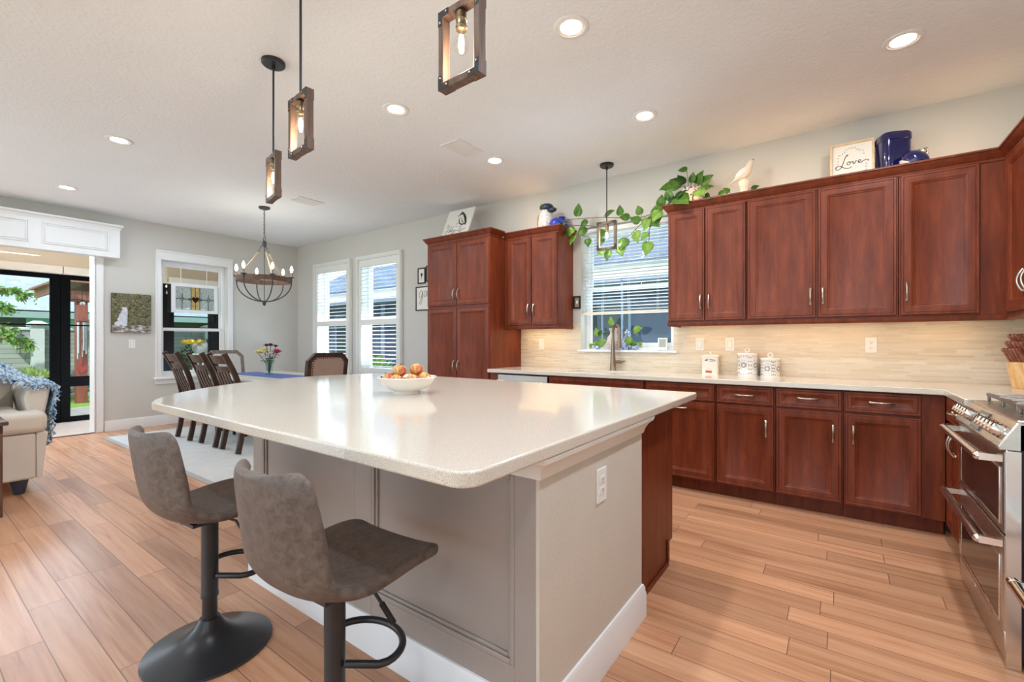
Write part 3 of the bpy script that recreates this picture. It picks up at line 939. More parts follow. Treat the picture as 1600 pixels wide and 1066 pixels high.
# ---------------------------------------------------------------- cabinets
def door_mesh(w, h, st=0.058):
    """raised-frame, recessed-panel door; front faces -y, lower-left corner at the origin"""
    g = G()
    loops = [(0.0, 0.0), (0.0, -0.015), (0.003, -0.019), (0.013, -0.019), (0.016, -0.0165), (0.019, -0.019), (st - 0.004, -0.019), (st, -0.016),
             (st + 0.004, -0.0125), (st + 0.010, -0.011), (st + 0.013, -0.007), (st + 0.016, -0.0055)]
    rings = []
    for i, y in loops:
        rings.append([(i, y, i), (w - i, y, i), (w - i, y, h - i), (i, y, h - i)])
    g.loft(rings)
    return g

def pull_mesh(L=0.118, vert=True):
    g = G(); pts = []; rr = []
    for k in range(13):
        t = k / 12.0; s = (t - 0.5) * L
        d = -0.006 - 0.024 * math.sin(PI * t) ** 0.8
        pts.append((0, d, s) if vert else (s, d, 0)); rr.append(0.0078 - 0.0018 * math.sin(PI * t))
    g.tube(pts, rr, 8)
    for s in (-1, 1):
        p = (0, 0, s * L * 0.47) if vert else (s * L * 0.47, 0, 0)
        g.lathe([(0, 0), (0.0085, 0), (0.0075, -0.006), (0.005, -0.012), (0, -0.012)], 10, p, 'y')
    return g

def add_door(t, x, z, w, h, pull=None, name='door', vert=True, st=0.058):
    d = build(name, door_mesh(w, h, st), 'cherry', t, (x, 0, z))
    if pull:
        build('handle', pull_mesh(vert=vert), 'nickel', d, (pull[0] - x, -0.019, pull[1] - z))
    return d

CROWN = [(0, -0.075), (0.004, -0.075), (0.008, -0.066), (0.008, -0.06), (0.022, -0.045), (0.036, -0.022), (0.04, -0.014), (0.046, -0.012), (0.046, 0.0), (0, 0.0)]
def crown_prof(top): return [(o, top + z) for o, z in CROWN]
RAIL = [(0, 0.035), (0.006, 0.035), (0.006, 0.012), (0.0, 0.0), (-0.02, 0.0), (-0.02, 0.035)]

YU = 4.07       # front of the upper boxes
YB = 3.80       # front of the base boxes
def upper(name, label, x0, x1, z0, z1, doors, depth=None, rz=0.0, loc=None, cat='cabinet', group='upper wall cabinets'):
    t = thing(name, label, cat, loc or (x0, YU, 0), rz, group)
    w = x1 - x0; dp = depth or (WY - YU - 0.002)
    build('body', G().box(0, w, 0.0, dp, z0, z1), 'cherry', t, bevel=0.002)
    for a, b, side in doors:
        pz = z0 + 0.17
        px = (b - 0.03) if side == 'r' else (a + 0.03)
        add_door(t, a - x0, z0 + 0.012, b - a, z1 - z0 - 0.04, (px - x0, pz))
    return t
UZ0, UZ1 = 1.372, 2.36
upper('wall_cabinet', 'narrow two door cherry wall cabinet beside the window, below the potted vine', -1.225, -0.602, UZ0, UZ1, [(-1.218, -0.918, 'r'), (-0.912, -0.608, 'l')])
upper('wall_cabinet', 'wide two door cherry wall cabinet below the bird figurine and framed sign', -0.600, 0.331, UZ0, UZ1, [(-0.592, -0.140, 'r'), (-0.124, 0.322, 'l')])
upper('wall_cabinet', 'single door cherry wall cabinet below the cobalt canister, next to the corner', 0.333, 0.845, UZ0, UZ1, [(0.343, 0.724, 'l')])
# right-hand run facing the room centre
t = upper('wall_cabinet', 'cherry wall cabinet on the range wall at the right edge', 0.0, 0.9, UZ0, UZ1, [(0.06, 0.45, 'r'), (0.46, 0.88, 'l')], depth=RX - 0.845 - 0.002, rz=R(-90), loc=(0.845, YU, 0))
g = G(); sweep_profile(g, [(-1.225, WY - 0.002), (-1.225, YU), (0.845, YU), (0.845, 3.17)], crown_prof(2.405))
tag(build('cabinet_crown', g, 'cherry'), 'cherry crown moulding running above the right hand wall cabinets', 'moulding')
g = G(); sweep_profile(g, [(-1.225, WY - 0.002), (-1.225, YU), (0.845, YU), (0.845, 3.17)], [(o, 1.337 + z) for o, z in RAIL])
tag(build('light_rail', g, 'cherry'), 'cherry light rail under the right hand wall cabinets', 'moulding')

t = upper('wall_cabinet', 'small two door cherry wall cabinet between the pantry and the window', -3.028, -2.345, UZ0, UZ1, [(-2.975, -2.668, 'r'), (-2.660, -2.352, 'l')])
g = G(); sweep_profile(g, [(0, 0), (0.683, 0), (0.683, WY - YU - 0.002)], crown_prof(2.405)); build('crown_molding', g, 'cherry', t)
g = G(); sweep_profile(g, [(0, 0), (0.683, 0), (0.683, WY - YU - 0.002)], [(o, 1.337 + z) for o, z in RAIL]); build('light_rail', g, 'cherry', t)

# tall pantry
px0, px1 = -3.976, -3.032
t = thing('pantry_cabinet', 'tall four door cherry pantry cabinet left of the counter', 'cabinet', (px0, YB + 0.01, 0))
pw_ = px1 - px0; pd = WY - YB - 0.012
build('body', G().box(0, pw_, 0, pd, 0.105, 2.36), 'cherry', t, bevel=0.002)
build('toe_kick', G().box(0.0, pw_, 0.07, pd, 0, 0.105), 'cherry', t)
for a, b, side in ((0.008, 0.468, 'r'), (0.476, 0.936, 'l')):
    hx = b - 0.03 if side == 'r' else a + 0.03
    add_door(t, a, 1.615, b - a, 0.72, (hx, 1.74)); add_door(t, a, 0.118, b - a, 1.475, (hx, 0.93))
g = G(); sweep_profile(g, [(0, pd), (0, 0), (pw_, 0), (pw_, YU - YB - 0.06)], crown_prof(2.42)); build('crown_molding', g, 'cherry', t)

# base cabinets
def base(name, label, x0, x1, fronts, group='base cabinets', toe=True):
    t = thing(name, label, 'cabinet', (x0, YB, 0), 0, group)
    w = x1 - x0
    dp = WY - YB - 0.002
    g = G()
    if name == 'sink_cabinet':
        g.box(0, w, 0, dp, 0.10, 0.65); g.box(0, w, 0, 0.02, 0.65, 0.872); g.box(0, 0.018, 0.02, dp, 0.65, 0.872); g.box(w - 0.018, w, 0.02, dp, 0.65, 0.872)
    else: g.box(0, w, 0, dp, 0.10, 0.872)
    build('body', g, 'cherry', t, bevel=0.002)
    build('toe_kick', G().box(0, w, 0.065, 0.2, 0, 0.10), 'cherry', t)
    for nm, a, b, z0, z1, pull, vert in fronts:
        add_door(t, a - x0, z0, b - a, z1 - z0, (pull[0] - x0, pull[1]) if pull else None, nm, vert, 0.038 if z1 - z0 < 0.2 else 0.056)
    return t
DZ = (0.735, 0.868); DD = (0.112, 0.722)
base('sink_cabinet', 'cherry sink base cabinet with a false front under the window', -2.288, -1.338,
     [('false_front', -2.28, -1.345, *DZ, None, False), ('door', -2.28, -1.817, *DD, (-1.847, 0.58), True), ('door', -1.808, -1.345, *DD, (-1.778, 0.58), True)])
base('base_cabinet', 'cherry base cabinet beside the sink with a horizontal pull on its door', -1.336, -0.777,
     [('drawer', -1.328, -0.784, *DZ, None, False), ('door', -1.328, -0.784, *DD, (-1.052, 0.672), False)])
base('base_cabinet', 'narrow cherry drawer base under the cream square canister', -0.775, -0.376,
     [('drawer', -0.768, -0.384, *DZ, (-0.576, 0.802), False), ('door', -0.768, -0.384, *DD, (-0.430, 0.565), True)])
base('base_cabinet', 'cherry drawer base right of the lattice canisters, handles beside its right neighbour', -0.374, 0.024,
     [('drawer', -0.367, 0.016, *DZ, (-0.176, 0.806), False), ('door', -0.367, 0.016, *DD, (-0.030, 0.575), True)])
base('base_cabinet', 'cherry drawer base next to the inside corner by the range', 0.026, 0.53,
     [('drawer', 0.034, 0.418, *DZ, (0.226, 0.806), False), ('door', 0.034, 0.418, *DD, (0.080, 0.580), True)])
t = thing('base_cabinet', 'narrow two door cherry base cabinet between the corner and the range', 'cabinet', (0.54, 3.75, 0), R(-90), 'base cabinets')
build('body', G().box(0, 0.555, 0.0, 0.6, 0.10, 0.872), 'cherry', t, bevel=0.002)
build('toe_kick', G().box(0, 0.555, 0.065, 0.2, 0, 0.10), 'cherry', t)
add_door(t, 0.04, 0.735, 0.5, 0.133, (0.29, 0.802), 'drawer', False, 0.038)
add_door(t, 0.04, 0.112, 0.245, 0.61, (0.262, 0.63)); add_door(t, 0.293, 0.112, 0.245, 0.61, (0.318, 0.63))

# dishwasher
t = thing('dishwasher', 'stainless steel dishwasher under the counter beside the pantry', 'dishwasher', (-2.905, YB - 0.02, 0))
build('body', G().box(0, 0.61, 0.03, 0.6, 0.10, 0.87), 'black', t)
build('door', G().box(0.004, 0.606, -0.005, 0.03, 0.11, 0.862), 'steel', t, bevel=0.004)
g = G(); g.box(0.02, 0.59, -0.05, -0.03, 0.79, 0.81); g.box(0.03, 0.05, -0.03, -0.005, 0.792, 0.808); g.box(0.56, 0.58, -0.03, -0.005, 0.792, 0.808)
build('handle', g, 'steel2', t, bevel=0.004)
build('toe_panel', G().box(0, 0.61, 0.07, 0.12, 0, 0.10), 'black', t)
build('filler_strip', G().box(-0.12, -0.002, 0.02, 0.1, 0.0, 0.87), 'cherry', t)

# countertop with sink cut-out, L-shaped
YF = 3.757
g = G()
CB, CTt = 0.877, CT
sx0, sx1, sy0, sy1 = -2.18, -1.46, 3.885, 4.255
xe = 0.515
for (a, b, c, d) in ((-3.03, sx0, YF, WY - 0.009), (sx0, sx1, YF, sy0), (sx0, sx1, sy1, WY - 0.009), (sx1, xe, YF, WY - 0.009), (xe, RX - 0.009, 3.192, WY - 0.009)):
    pass
xs = [-3.03, sx0, sx1, xe, RX - 0.009]; ys = [3.192, YF, sy0, sy1, WY - 0.009]
def csolid(i, j):
    if i < 0 or j < 0 or i > 3 or j > 3: return False
    if j == 0: return i == 3
    return not (i == 1 and j == 2)
for i in range(4):
    for j in range(4):
        if not csolid(i, j): continue
        a, b, c, d = xs[i], xs[i + 1], ys[j], ys[j + 1]
        g.poly([(a, c, CT), (b, c, CT), (b, d, CT), (a, d, CT)]); g.poly([(a, c, CB), (a, d, CB), (b, d, CB), (b, c, CB)])
        if not csolid(i - 1, j): g.poly([(a, c, CB), (a, c, CT), (a, d, CT), (a, d, CB)])
        if not csolid(i + 1, j): g.poly([(b, c, CB), (b, d, CB), (b, d, CT), (b, c, CT)])
        if not csolid(i, j - 1): g.poly([(a, c, CB), (b, c, CB), (b, c, CT), (a, c, CT)])
        if not csolid(i, j + 1): g.poly([(a, d, CB), (a, d, CT), (b, d, CT), (b, d, CB)])
bmesh.ops.remove_doubles(g.b, verts=g.b.verts, dist=1e-5)
tag(build('countertop', g, 'quartz', bevel=0.004), 'pale quartz countertop along the window wall, with the sink', 'countertop')

# sink basin
t = thing('kitchen_sink', 'white undermount kitchen sink below the window', 'sink', (sx0, sy0, 0.66))
g = G(); w, d, h = sx1 - sx0, sy1 - sy0, 0.215
g.loft([[(-0.012, -0.012, h), (w + 0.012, -0.012, h), (w + 0.012, d + 0.012, h), (-0.012, d + 0.012, h)],
        [(-0.012, -0.012, 0), (w + 0.012, -0.012, 0), (w + 0.012, d + 0.012, 0), (-0.012, d + 0.012, 0)]], cap=False)
g.poly([(-0.012, -0.012, 0), (w + 0.012, -0.012, 0), (w + 0.012, d + 0.012, 0), (-0.012, d + 0.012, 0)])
g.loft([[(-0.012, -0.012, h), (w + 0.012, -0.012, h), (w + 0.012, d + 0.012, h), (-0.012, d + 0.012, h)], [(0, 0, h), (w, 0, h), (w, d, h), (0, d, h)],
        [(0.02, 0.02, 0.012), (w - 0.02, 0.02, 0.012), (w - 0.02, d - 0.02, 0.012), (0.02, d - 0.02, 0.012)]], cap=False)
g.poly([(0.02, 0.02, 0.012), (w - 0.02, 0.02, 0.012), (w - 0.02, d - 0.02, 0.012), (0.02, d - 0.02, 0.012)])
build('basin', g, 'porcelain', t)
build('drain', G().cyl((w / 2, d / 2, 0.012), 0.042, 0.004), 'steel2', t)

# backsplash (with the window cut out) on both walls
g = G()
for (a, b, c, d) in ((-3.03, W3[0] - 0.0, CT, 1.40), (W3[0], W3[1], CT, 1.094), (W3[1], RX, CT, 1.40)):
    g.box(a, b, WY - 0.009, WY, c, d)
struct('wall_backsplash', g, 'splash')
struct('wall_backsplash_range', G().box(RX - 0.009, RX, 2.0, WY - 0.009, CT, 1.40), 'splash')

# ---------------------------------------------------------------- island
IX0, IX1, IY0, IY1 = -2.423, -0.700, 1.108, 2.54
t = thing('kitchen_island', 'large taupe panelled kitchen island with a drywall end and cherry back', 'island', (0, 0, 0))
XL = -2.95
build('end_wall', G().box(IX1 - 0.012, IX1, IY0, 1.944, 0, 0.875), 'drywall', t)
g = G()
g.box(IX0, IX1 - 0.0121, IY0 + 0.016, IY0 + 0.12, 0, 0.875)
build('front_wall', g, 'grey_paint', t)
def island_panel(a, b, z0, z1):
    g = G()
    for k, (o, w, d) in enumerate(((0.0, 0.016, 0.016), (0.016, 0.012, 0.009))):
        for (p0, p1, q0, q1) in ((a + o, a + o + w, z0 + o, z1 - o), (b - o - w, b - o, z0 + o, z1 - o), (a + o + w, b - o - w, z1 - o - w, z1 - o), (a + o + w, b - o - w, z0 + o, z0 + o + w)):
            g.box(p0, p1, IY0 + 0.016 - d, IY0 + 0.018, q0, q1)
    return build('panel_molding', g, 'grey_paint', t, bevel=0.003)
for a, b in ((-2.335, -1.575), (-1.47, -0.79)): island_panel(a, b, 0.225, 0.80)
g = G()
for a, b, z0, z1 in ((IX0, -2.335, 0.14, 0.875), (-1.575, -1.47, 0.14, 0.875), (-0.79, IX1 - 0.0121, 0.14, 0.875), (-2.335, -1.575, 0.80, 0.875), (-1.47, -0.79, 0.80, 0.875), (-2.335, -1.575, 0.14, 0.225), (-1.47, -0.79, 0.14, 0.225)):
    g.box(a, b, IY0, IY0 + 0.016, z0, z1)
build('stile_and_rail', g, 'grey_paint', t, bevel=0.002)
g = G(); g.prism([(IX0, IY0 + 0.12), (IX0, IY0 + 0.02), (XL, 1.95), (XL, IY1), (XL + 0.1, IY1), (XL + 0.1, 2.0)], 'z', 0, 0.875)
build('left_wall', g, 'grey_paint', t)
g = G(); g.box(XL + 0.1, -0.768, 1.944, IY1, 0.10, 0.875); build('cabinet_body', g, 'cherry', t, bevel=0.002)
g = G(); g.box(XL + 0.1, -0.765, 1.944, IY1 - 0.075, 0, 0.10); build('toe_kick', g, 'cherry', t)
g = G(); g.box(-0.768, -0.748, 1.944, IY1 - 0.075, 0.0, 0.875); g.box(-0.768, -0.748, IY1 - 0.075, IY1 + 0.02, 0.115, 0.875)
build('end_panel', g, 'cherry', t, bevel=0.002)
g = G(); g.box(-0.748, -0.737, 1.955, IY1 - 0.075, 0.0, 0.022); g.box(-0.748, -0.737, IY1 - 0.086, IY1 - 0.064, 0.022, 0.14); build('shoe_molding', g, 'cherry', t, bevel=0.004)
g = G(); sweep_profile(g, [(IX0 - 0.02, IY0), (IX1, IY0), (IX1, 1.944), (IX1 - 0.06, 1.944)], BPROF); build('baseboard', g, 'trim', t)
COVE = [(0, -0.07), (0.006, -0.07), (0.012, -0.05), (0.022, -0.032), (0.034, -0.02), (0.04, -0.016), (0.044, 0.0), (0, 0.0)]
g = G(); sweep_profile(g, [(IX1 - 0.2, IY0 - 0.0), (IX1, IY0), (IX1, 1.944), (IX1 - 0.045, 1.944)], [(o, 0.8745 + z) for o, z in COVE]); build('cove_molding', g, 'shutter', t)
for k in range(5):
    x = -0.79 - 0.42 * k
    d = build('door', door_mesh(0.4, 0.6), 'cherry', t, (x, IY1, 0.115), (0, 0, PI))
    build('handle', pull_mesh(), 'nickel', d, (0.03, -0.019, 0.5))
    d = build('drawer', door_mesh(0.4, 0.13, 0.038), 'cherry', t, (x, IY1, 0.735), (0, 0, PI))
    build('handle', pull_mesh(vert=False), 'nickel', d, (0.2, -0.019, 0.065))

# island top: straight near/right edges, a bowed left end
ctrl = [(-2.66, 0.752), (-2.735, 0.775), (-2.90, 0.865), (-3.16, 1.09), (-3.42, 1.44), (-3.55, 1.80), (-3.585, 2.15), (-3.50, 2.46), (-3.33, 2.64), (-3.06, 2.70), (-2.85, 2.712)]
def rcorner(c, r, a0, a1, n=8):
    return [(c[0] + r * math.cos(R(a0 + (a1 - a0) * k / n)), c[1] + r * math.sin(R(a0 + (a1 - a0) * k / n))) for k in range(n + 1)]
def smooth_poly(P, it=3):
    for _ in range(it):
        Q = [P[0]]
        for a, b in zip(P, P[1:]):
            Q.append((a[0] * .75 + b[0] * .25, a[1] * .75 + b[1] * .25)); Q.append((a[0] * .25 + b[0] * .75, a[1] * .25 + b[1] * .75))
        Q.append(P[-1]); P = Q
    return P
top = rcorner((-0.655 - 0.055, 0.742 + 0.055), 0.055, -90, 0)          # near right
top += rcorner((-0.655 - 0.01, 2.712 - 0.01), 0.01, 0, 90, 3)           # far right
left = smooth_poly(ctrl[::-1], 3)
top += left
g = G(); g.prism(top, 'z', 0.8752, CT)
tag(build('island_countertop', g, 'quartz', bevel=0.006, seg=3), 'large pale quartz island top with a bowed left end', 'countertop')

# ---------------------------------------------------------------- outlets and switches
def outlet(label, loc, rz, kind='duplex', w=0.072, h=0.118, cat='outlet', group=None):
    t = thing('light_switch' if kind == 'switch' else 'wall_outlet', label, cat, loc, rz, group)
    g = G(); g.box(-w / 2, w / 2, -0.006, 0, -h / 2, h / 2); build('cover_plate', g, 'plate', t, bevel=0.002)
    if kind == 'switch':
        g = G(); g.box(-0.017, 0.017, -0.0095, -0.006, -0.033, 0.033); build('rocker', g, 'plate', t, bevel=0.001)
        g = G(); g.frame(-0.0195, 0.0195, -0.0355, 0.0355, 0.0018, -0.0064, -0.0058); build('rocker_gap', g, 'slot', t)
    else:
        for s in ((-1, 1)):
            g = G(); g.box(-0.016, 0.016, -0.0085, -0.006, s * 0.020 - 0.014, s * 0.020 + 0.014); soc = build('socket', g, 'plate', t, bevel=0.003)
            for q in (-1, 1):
                g = G(); g.box(q * 0.0065 - 0.001, q * 0.0065 + 0.001, -0.0092, -0.0084, s * 0.02 - 0.003, s * 0.02 + 0.006); build('slot', g, 'slot_dark', soc)
            g = G(); g.cyl((0, -0.0092, s * 0.02 - 0.008), 0.0025, 0.0008, 8, 'y'); build('slot', g, 'slot_dark', soc)
    return t
outlet('white wall switch under the small wall cabinet beside the pantry', (-2.743, WY - 0.009, 1.174), 0, 'switch', cat='switch')
outlet('white rocker switch on the backsplash just right of the window', (-1.035, WY - 0.009, 1.18), 0, 'switch', cat='switch')
outlet('white rocker switch on the backsplash above the tall lattice canister', (-0.782, WY - 0.009, 1.18), 0, 'switch', cat='switch')
outlet('white double outlet on the backsplash near the right corner', (0.20, WY - 0.009, 1.177), 0)
outlet('white tall outlet on the beige end wall of the island', (IX1, 1.523, 0.685), R(90), w=0.078, h=0.122)
outlet('white rocker switch on the wall under the waterfall painting', (WX, 2.026, 1.171), R(90), 'switch', cat='switch')

# ---------------------------------------------------------------- bar stools
def bar_stool(label, loc, rz):
    t = thing('bar_stool', label, 'stool', loc, rz, 'bar stools at the island')
    prof = [(0.236, 0.540, 0.15), (0.235, 0.550, 0.185), (0.218, 0.560, 0.203), (0.15, 0.566, 0.207), (0.06, 0.558, 0.205), (-0.03, 0.548, 0.202), (-0.10, 0.548, 0.198), (-0.150, 0.568, 0.192),
            (-0.180, 0.612, 0.186), (-0.198, 0.68, 0.180), (-0.211, 0.76, 0.172), (-0.221, 0.825, 0.164), (-0.226, 0.860, 0.156), (-0.228, 0.876, 0.143), (-0.228, 0.881, 0.120)]
    n = len(prof)
    def f(u, v):
        k = min(int(u * (n - 1) + 1e-6), n - 2); q = u * (n - 1) - k
        a, b = prof[k], prof[k + 1]
        y, z, w = (a[i] * (1 - q) + b[i] * q for i in range(3))
        s = v * 2 - 1
        lift = abs(s) ** 2.6
        back = min(1, max(0, (0.02 - y) / 0.2))
        up_ = min(1, max(0, (z - 0.56) / 0.12))
        return (s * w, y + lift * 0.055 * back * (0.4 + 0.6 * up_), z + lift * (0.012 * (1 - up_) - 0.004 * up_) + (0.03 * lift * max(0, 1 - abs(y + 0.14) / 0.1)))
    g = G(); g.grid(f, n - 1, 12)
    build('seat_shell', g, 'leather', t, solid=0.036, sub=2)
    g = G(); g.cyl((0, -0.0, 0.515), 0.10, 0.012, 20); g.box(-0.1, 0.1, -0.1, 0.1, 0.519, 0.531); build('seat_plate', g, 'stool_metal', t)
    g = G(); g.lathe([(0, 0.20), (0.031, 0.20), (0.031, 0.215), (0.0295, 0.22), (0.0295, 0.515), (0, 0.515)], 24); build('outer_column', g, 'stool_metal', t)
    g = G(); g.lathe([(0, 0.05), (0.0265, 0.05), (0.0265, 0.205), (0, 0.205)], 24); build('inner_column', g, 'stool_metal', t)
    g = G(); g.lathe([(0, 0.0), (0.214, 0.0), (0.219, 0.004), (0.217, 0.010), (0.185, 0.020), (0.13, 0.038), (0.085, 0.060), (0.052, 0.090), (0.038, 0.114), (0.034, 0.118), (0, 0.118)], 48)
    build('base', g, 'stool_metal', t)
    # D-shaped foot ring reaching to the front
    z = 0.285
    pts = [(-0.035, 0.01, z)] + [(-0.115, 0.06, z)] + [(0.13 * math.cos(a), 0.10 + 0.105 * math.sin(a), z) for a in [R(190 - 10 * k) for k in range(21)]] + [(0.115, 0.06, z), (0.035, 0.01, z)]
    g = G(); g.tube(pts, 0.011, 10); build('foot_ring', g, 'stool_metal', t)
    g = G(); g.tube([(0.06, 0.03, 0.512), (0.10, 0.05, 0.50), (0.118, 0.06, 0.47), (0.14, 0.072, 0.43)], 0.005, 8); lv = build('gas_lever', g, 'stool_metal', t)
    g = G(); g.tube([(0.124, 0.063, 0.46), (0.155, 0.08, 0.405)], 0.0085, 10); build('lever_grip', g, 'black', lv)
    return t
bar_stool('grey leather swivel bar stool on the right, its base below the bottom edge', (-1.174, 0.76, 0), R(3))
bar_stool('grey leather swivel bar stool on the left, its wide round black base in view', (-2.015, 0.757, 0), R(3))

# ---------------------------------------------------------------- range
t = thing('kitchen_range', 'stainless double oven gas range with silver knobs on the right', 'range', (0.50, 3.185, 0), R(-90))
RW, RD = 0.762, 0.664
build('body', G().box(0.0, RW, 0.035, RD, 0.03, 0.90), 'black', t, bevel=0.003)
g = G(); g.box(0.0, RW, 0.03, RD, 0.90, 0.914); g.box(0.02, RW - 0.02, RD - 0.05, RD, 0.914, 0.935); build('cooktop', g, 'steel', t, bevel=0.004)
g = G(); g.prism([(0.035, 0.80), (-0.018, 0.80), (-0.022, 0.812), (0.03, 0.906), (0.05, 0.914), (0.06, 0.80)], 'x', 0.0, RW); build('control_panel', g, 'steel', t, bevel=0.005)
sl = Vector((0, 0.03 - -0.022, 0.906 - 0.812)).normalized(); nrm = Vector((0, -sl.z, sl.y))
def on_slope(x, f): return Vector((x, -0.022, 0.812)) + sl * (f * 0.107)
for k in range(10):
    x = 0.05 + 0.054 * k if k < 5 else RW - 0.05 - 0.054 * (9 - k)
    c = on_slope(x, 0.52)
    mx = Matrix.Translation(c) @ nrm.to_track_quat('Z', 'Y').to_matrix().to_4x4()
    g = G(); g.lathe([(0, 0), (0.027, 0), (0.027, 0.006), (0.022, 0.009), (0.0215, 0.036), (0.019, 0.040), (0, 0.040)], 22, mx=mx); kb = build('knob', g, 'steel2', t)
    g = G(); g.box(-0.0025, 0.0025, 0.004, 0.021, 0.0395, 0.0415, mx); build('pointer', g, 'slot_dark', kb)
c = on_slope(RW / 2, 0.5); mx = Matrix.Translation(c) @ nrm.to_track_quat('Z', 'Y').to_matrix().to_4x4()
g = G(); g.box(-0.075, 0.075, -0.042, 0.042, -0.004, 0.006, mx); ds = build('display', g, 'black_glass', t, bevel=0.002)
g = G(); g.box(-0.045, 0.045, 0.008, 0.028, 0.006, 0.0066, mx); build('screen', g, 'lcd', ds)
for r_ in range(2):
    for q in range(5):
        g = G(); g.box(-0.06 + q * 0.026, -0.042 + q * 0.026, -0.03 + r_ * 0.016, -0.02 + r_ * 0.016, 0.006, 0.0072, mx); build('button', g, 'slot', ds)
def oven_door(name, z0, z1, gz0, gz1, hz, hl=0.03):
    g = G()
    g.loft([[(0.004, 0.034, z0), (RW - 0.004, 0.034, z0), (RW - 0.004, 0.034, z1), (0.004, 0.034, z1)],
            [(0.004, -0.002, z0), (RW - 0.004, -0.002, z0), (RW - 0.004, -0.002, z1), (0.004, -0.002, z1)],
            [(0.008, -0.006, z0 + 0.004), (RW - 0.008, -0.006, z0 + 0.004), (RW - 0.008, -0.006, z1 - 0.004), (0.008, -0.006, z1 - 0.004)]])
    d = build(name, g, 'steel', t)
    g = G(); g.box(0.075, RW - 0.045, -0.0085, -0.0055, gz0, gz1); build('oven_window', g, 'black_glass', d, bevel=0.003)
    g = G(); g.frame(0.068, RW - 0.038, gz0 - 0.008, gz1 + 0.008, 0.008, -0.0105, -0.0055); build('window_trim', g, 'steel2', d, bevel=0.002)
    g = G(); yb = -0.068
    g.tube([(hl, yb, hz), (RW - hl, yb, hz)], 0.0155, 16)
    for x in (hl, RW - hl):
        s = 1 if x < 0.3 else -1
        g.loft([[(x - 0.0155, yb, hz - 0.0135), (x + 0.0155, yb, hz - 0.0135), (x + 0.0155, yb, hz + 0.0135), (x - 0.0155, yb, hz + 0.0135)],
                [(x - 0.013 - s * 0.008, -0.006, hz - 0.012), (x + 0.013 - s * 0.008, -0.006, hz - 0.012), (x + 0.013 - s * 0.008, -0.006, hz + 0.012), (x - 0.013 - s * 0.008, -0.006, hz + 0.012)]])
        g.ball((x, yb, hz), 0.0165, 12, 8)
    build('handle', g, 'steel2', d)
    return d
oven_door('upper_oven_door', 0.492, 0.795, 0.525, 0.725, 0.768)
oven_door('lower_oven_door', 0.135, 0.484, 0.16, 0.395, 0.452)
g = G(); g.box(0.004, RW - 0.004, -0.004, 0.034, 0.03, 0.13); kp = build('kick_drawer', g, 'steel', t, bevel=0.004)
g = G(); g.cyl((RW * 0.42, -0.0055, 0.112), 0.012, 0.0035, 18, 'y'); build('emblem', g, 'steel2', kp)
for x in (-0.003, RW):
    g = G(); g.box(x, x + 0.003, 0.05, RD, 0.03, 0.9)
    build('side_trim', g, 'black', t)
g = G(); g.box(RW - 0.002, RW + 0.004, 0.0, 0.04, 0.0, 0.80); build('corner_trim', g, 'steel2', t, bevel=0.001)
for k in range(4):
    g = G(); g.box(0.03 + (k % 2) * (RW - 0.1), 0.07 + (k % 2) * (RW - 0.1), 0.06 + (k // 2) * 0.5, 0.10 + (k // 2) * 0.5, 0, 0.03); build('foot', g, 'black', t)
for k in range(5):
    cx, cy = ((0.17, 0.20), (0.17, 0.47), (0.38, 0.34), (0.59, 0.20), (0.59, 0.47))[k]
    g = G(); g.lathe([(0, 0), (0.055, 0), (0.055, 0.008), (0.04, 0.012), (0.038, 0.02), (0, 0.021)], 20, (cx, cy, 0.914)); build('burner', g, 'iron', t)
for k in range(3):
    a, b = 0.035 + k * 0.234, 0.261 + k * 0.234 - 0.004
    g = G(); z0, z1 = 0.938, 0.953
    g.frame(a, b, 0.0, 0.52, 0.016, -z1, -z0)
    for i in range(1, 3): g.box(a + (b - a) * i / 3 - 0.006, a + (b - a) * i / 3 + 0.006, -z1, -z0, 0.016, 0.504)
    for i in range(1, 4): g.box(a + 0.016, b - 0.016, -z1 + 0.001, -z0 - 0.001, 0.13 * i - 0.006, 0.13 * i + 0.006)
    for i in (0, 1):
        for j in (0, 1): g.box(a + 0.002 + i * (b - a - 0.016), a + 0.014 + i * (b - a - 0.016), -z0, -0.914, 0.002 + j * 0.504, 0.014 + j * 0.504)
    g.b.transform(Matrix.Translation((0, 0.085, 0)) @ Matrix(((1, 0, 0, 0), (0, 0, 1, 0), (0, -1, 0, 0), (0, 0, 0, 1))))
    build('grate', g, 'grate', t, bevel=0.003)

# neighbouring drawer appliance, only its handle reaches the frame
t = thing('drawer_appliance', 'brushed steel bar handle of an appliance at the bottom right edge', 'appliance', (0.575, 2.31, 0), R(-90))
build('body', G().box(0, 0.75, 0.03, 0.59, 0.0, 0.90), 'steel', t, bevel=0.004)
dr = build('drawer_front', G().box(0.003, 0.747, -0.002, 0.03, 0.10, 0.50), 'steel', t, bevel=0.004)
g = G(); g.tube([(0.155, -0.115, 0.418), (0.60, -0.115, 0.418)], 0.0165, 16); g.ball((0.155, -0.115, 0.418), 0.0168, 12, 8); g.lathe([(0.0168, 0), (0.0182, 0.002), (0.0182, 0.006), (0.0168, 0.008)], 18, (0.175, -0.115, 0.418), 'x')
for x in (0.165, 0.59): g.tube([(x, -0.115, 0.418), (x, -0.002, 0.418)], 0.011, 12)
build('handle', g, 'steel2', dr)

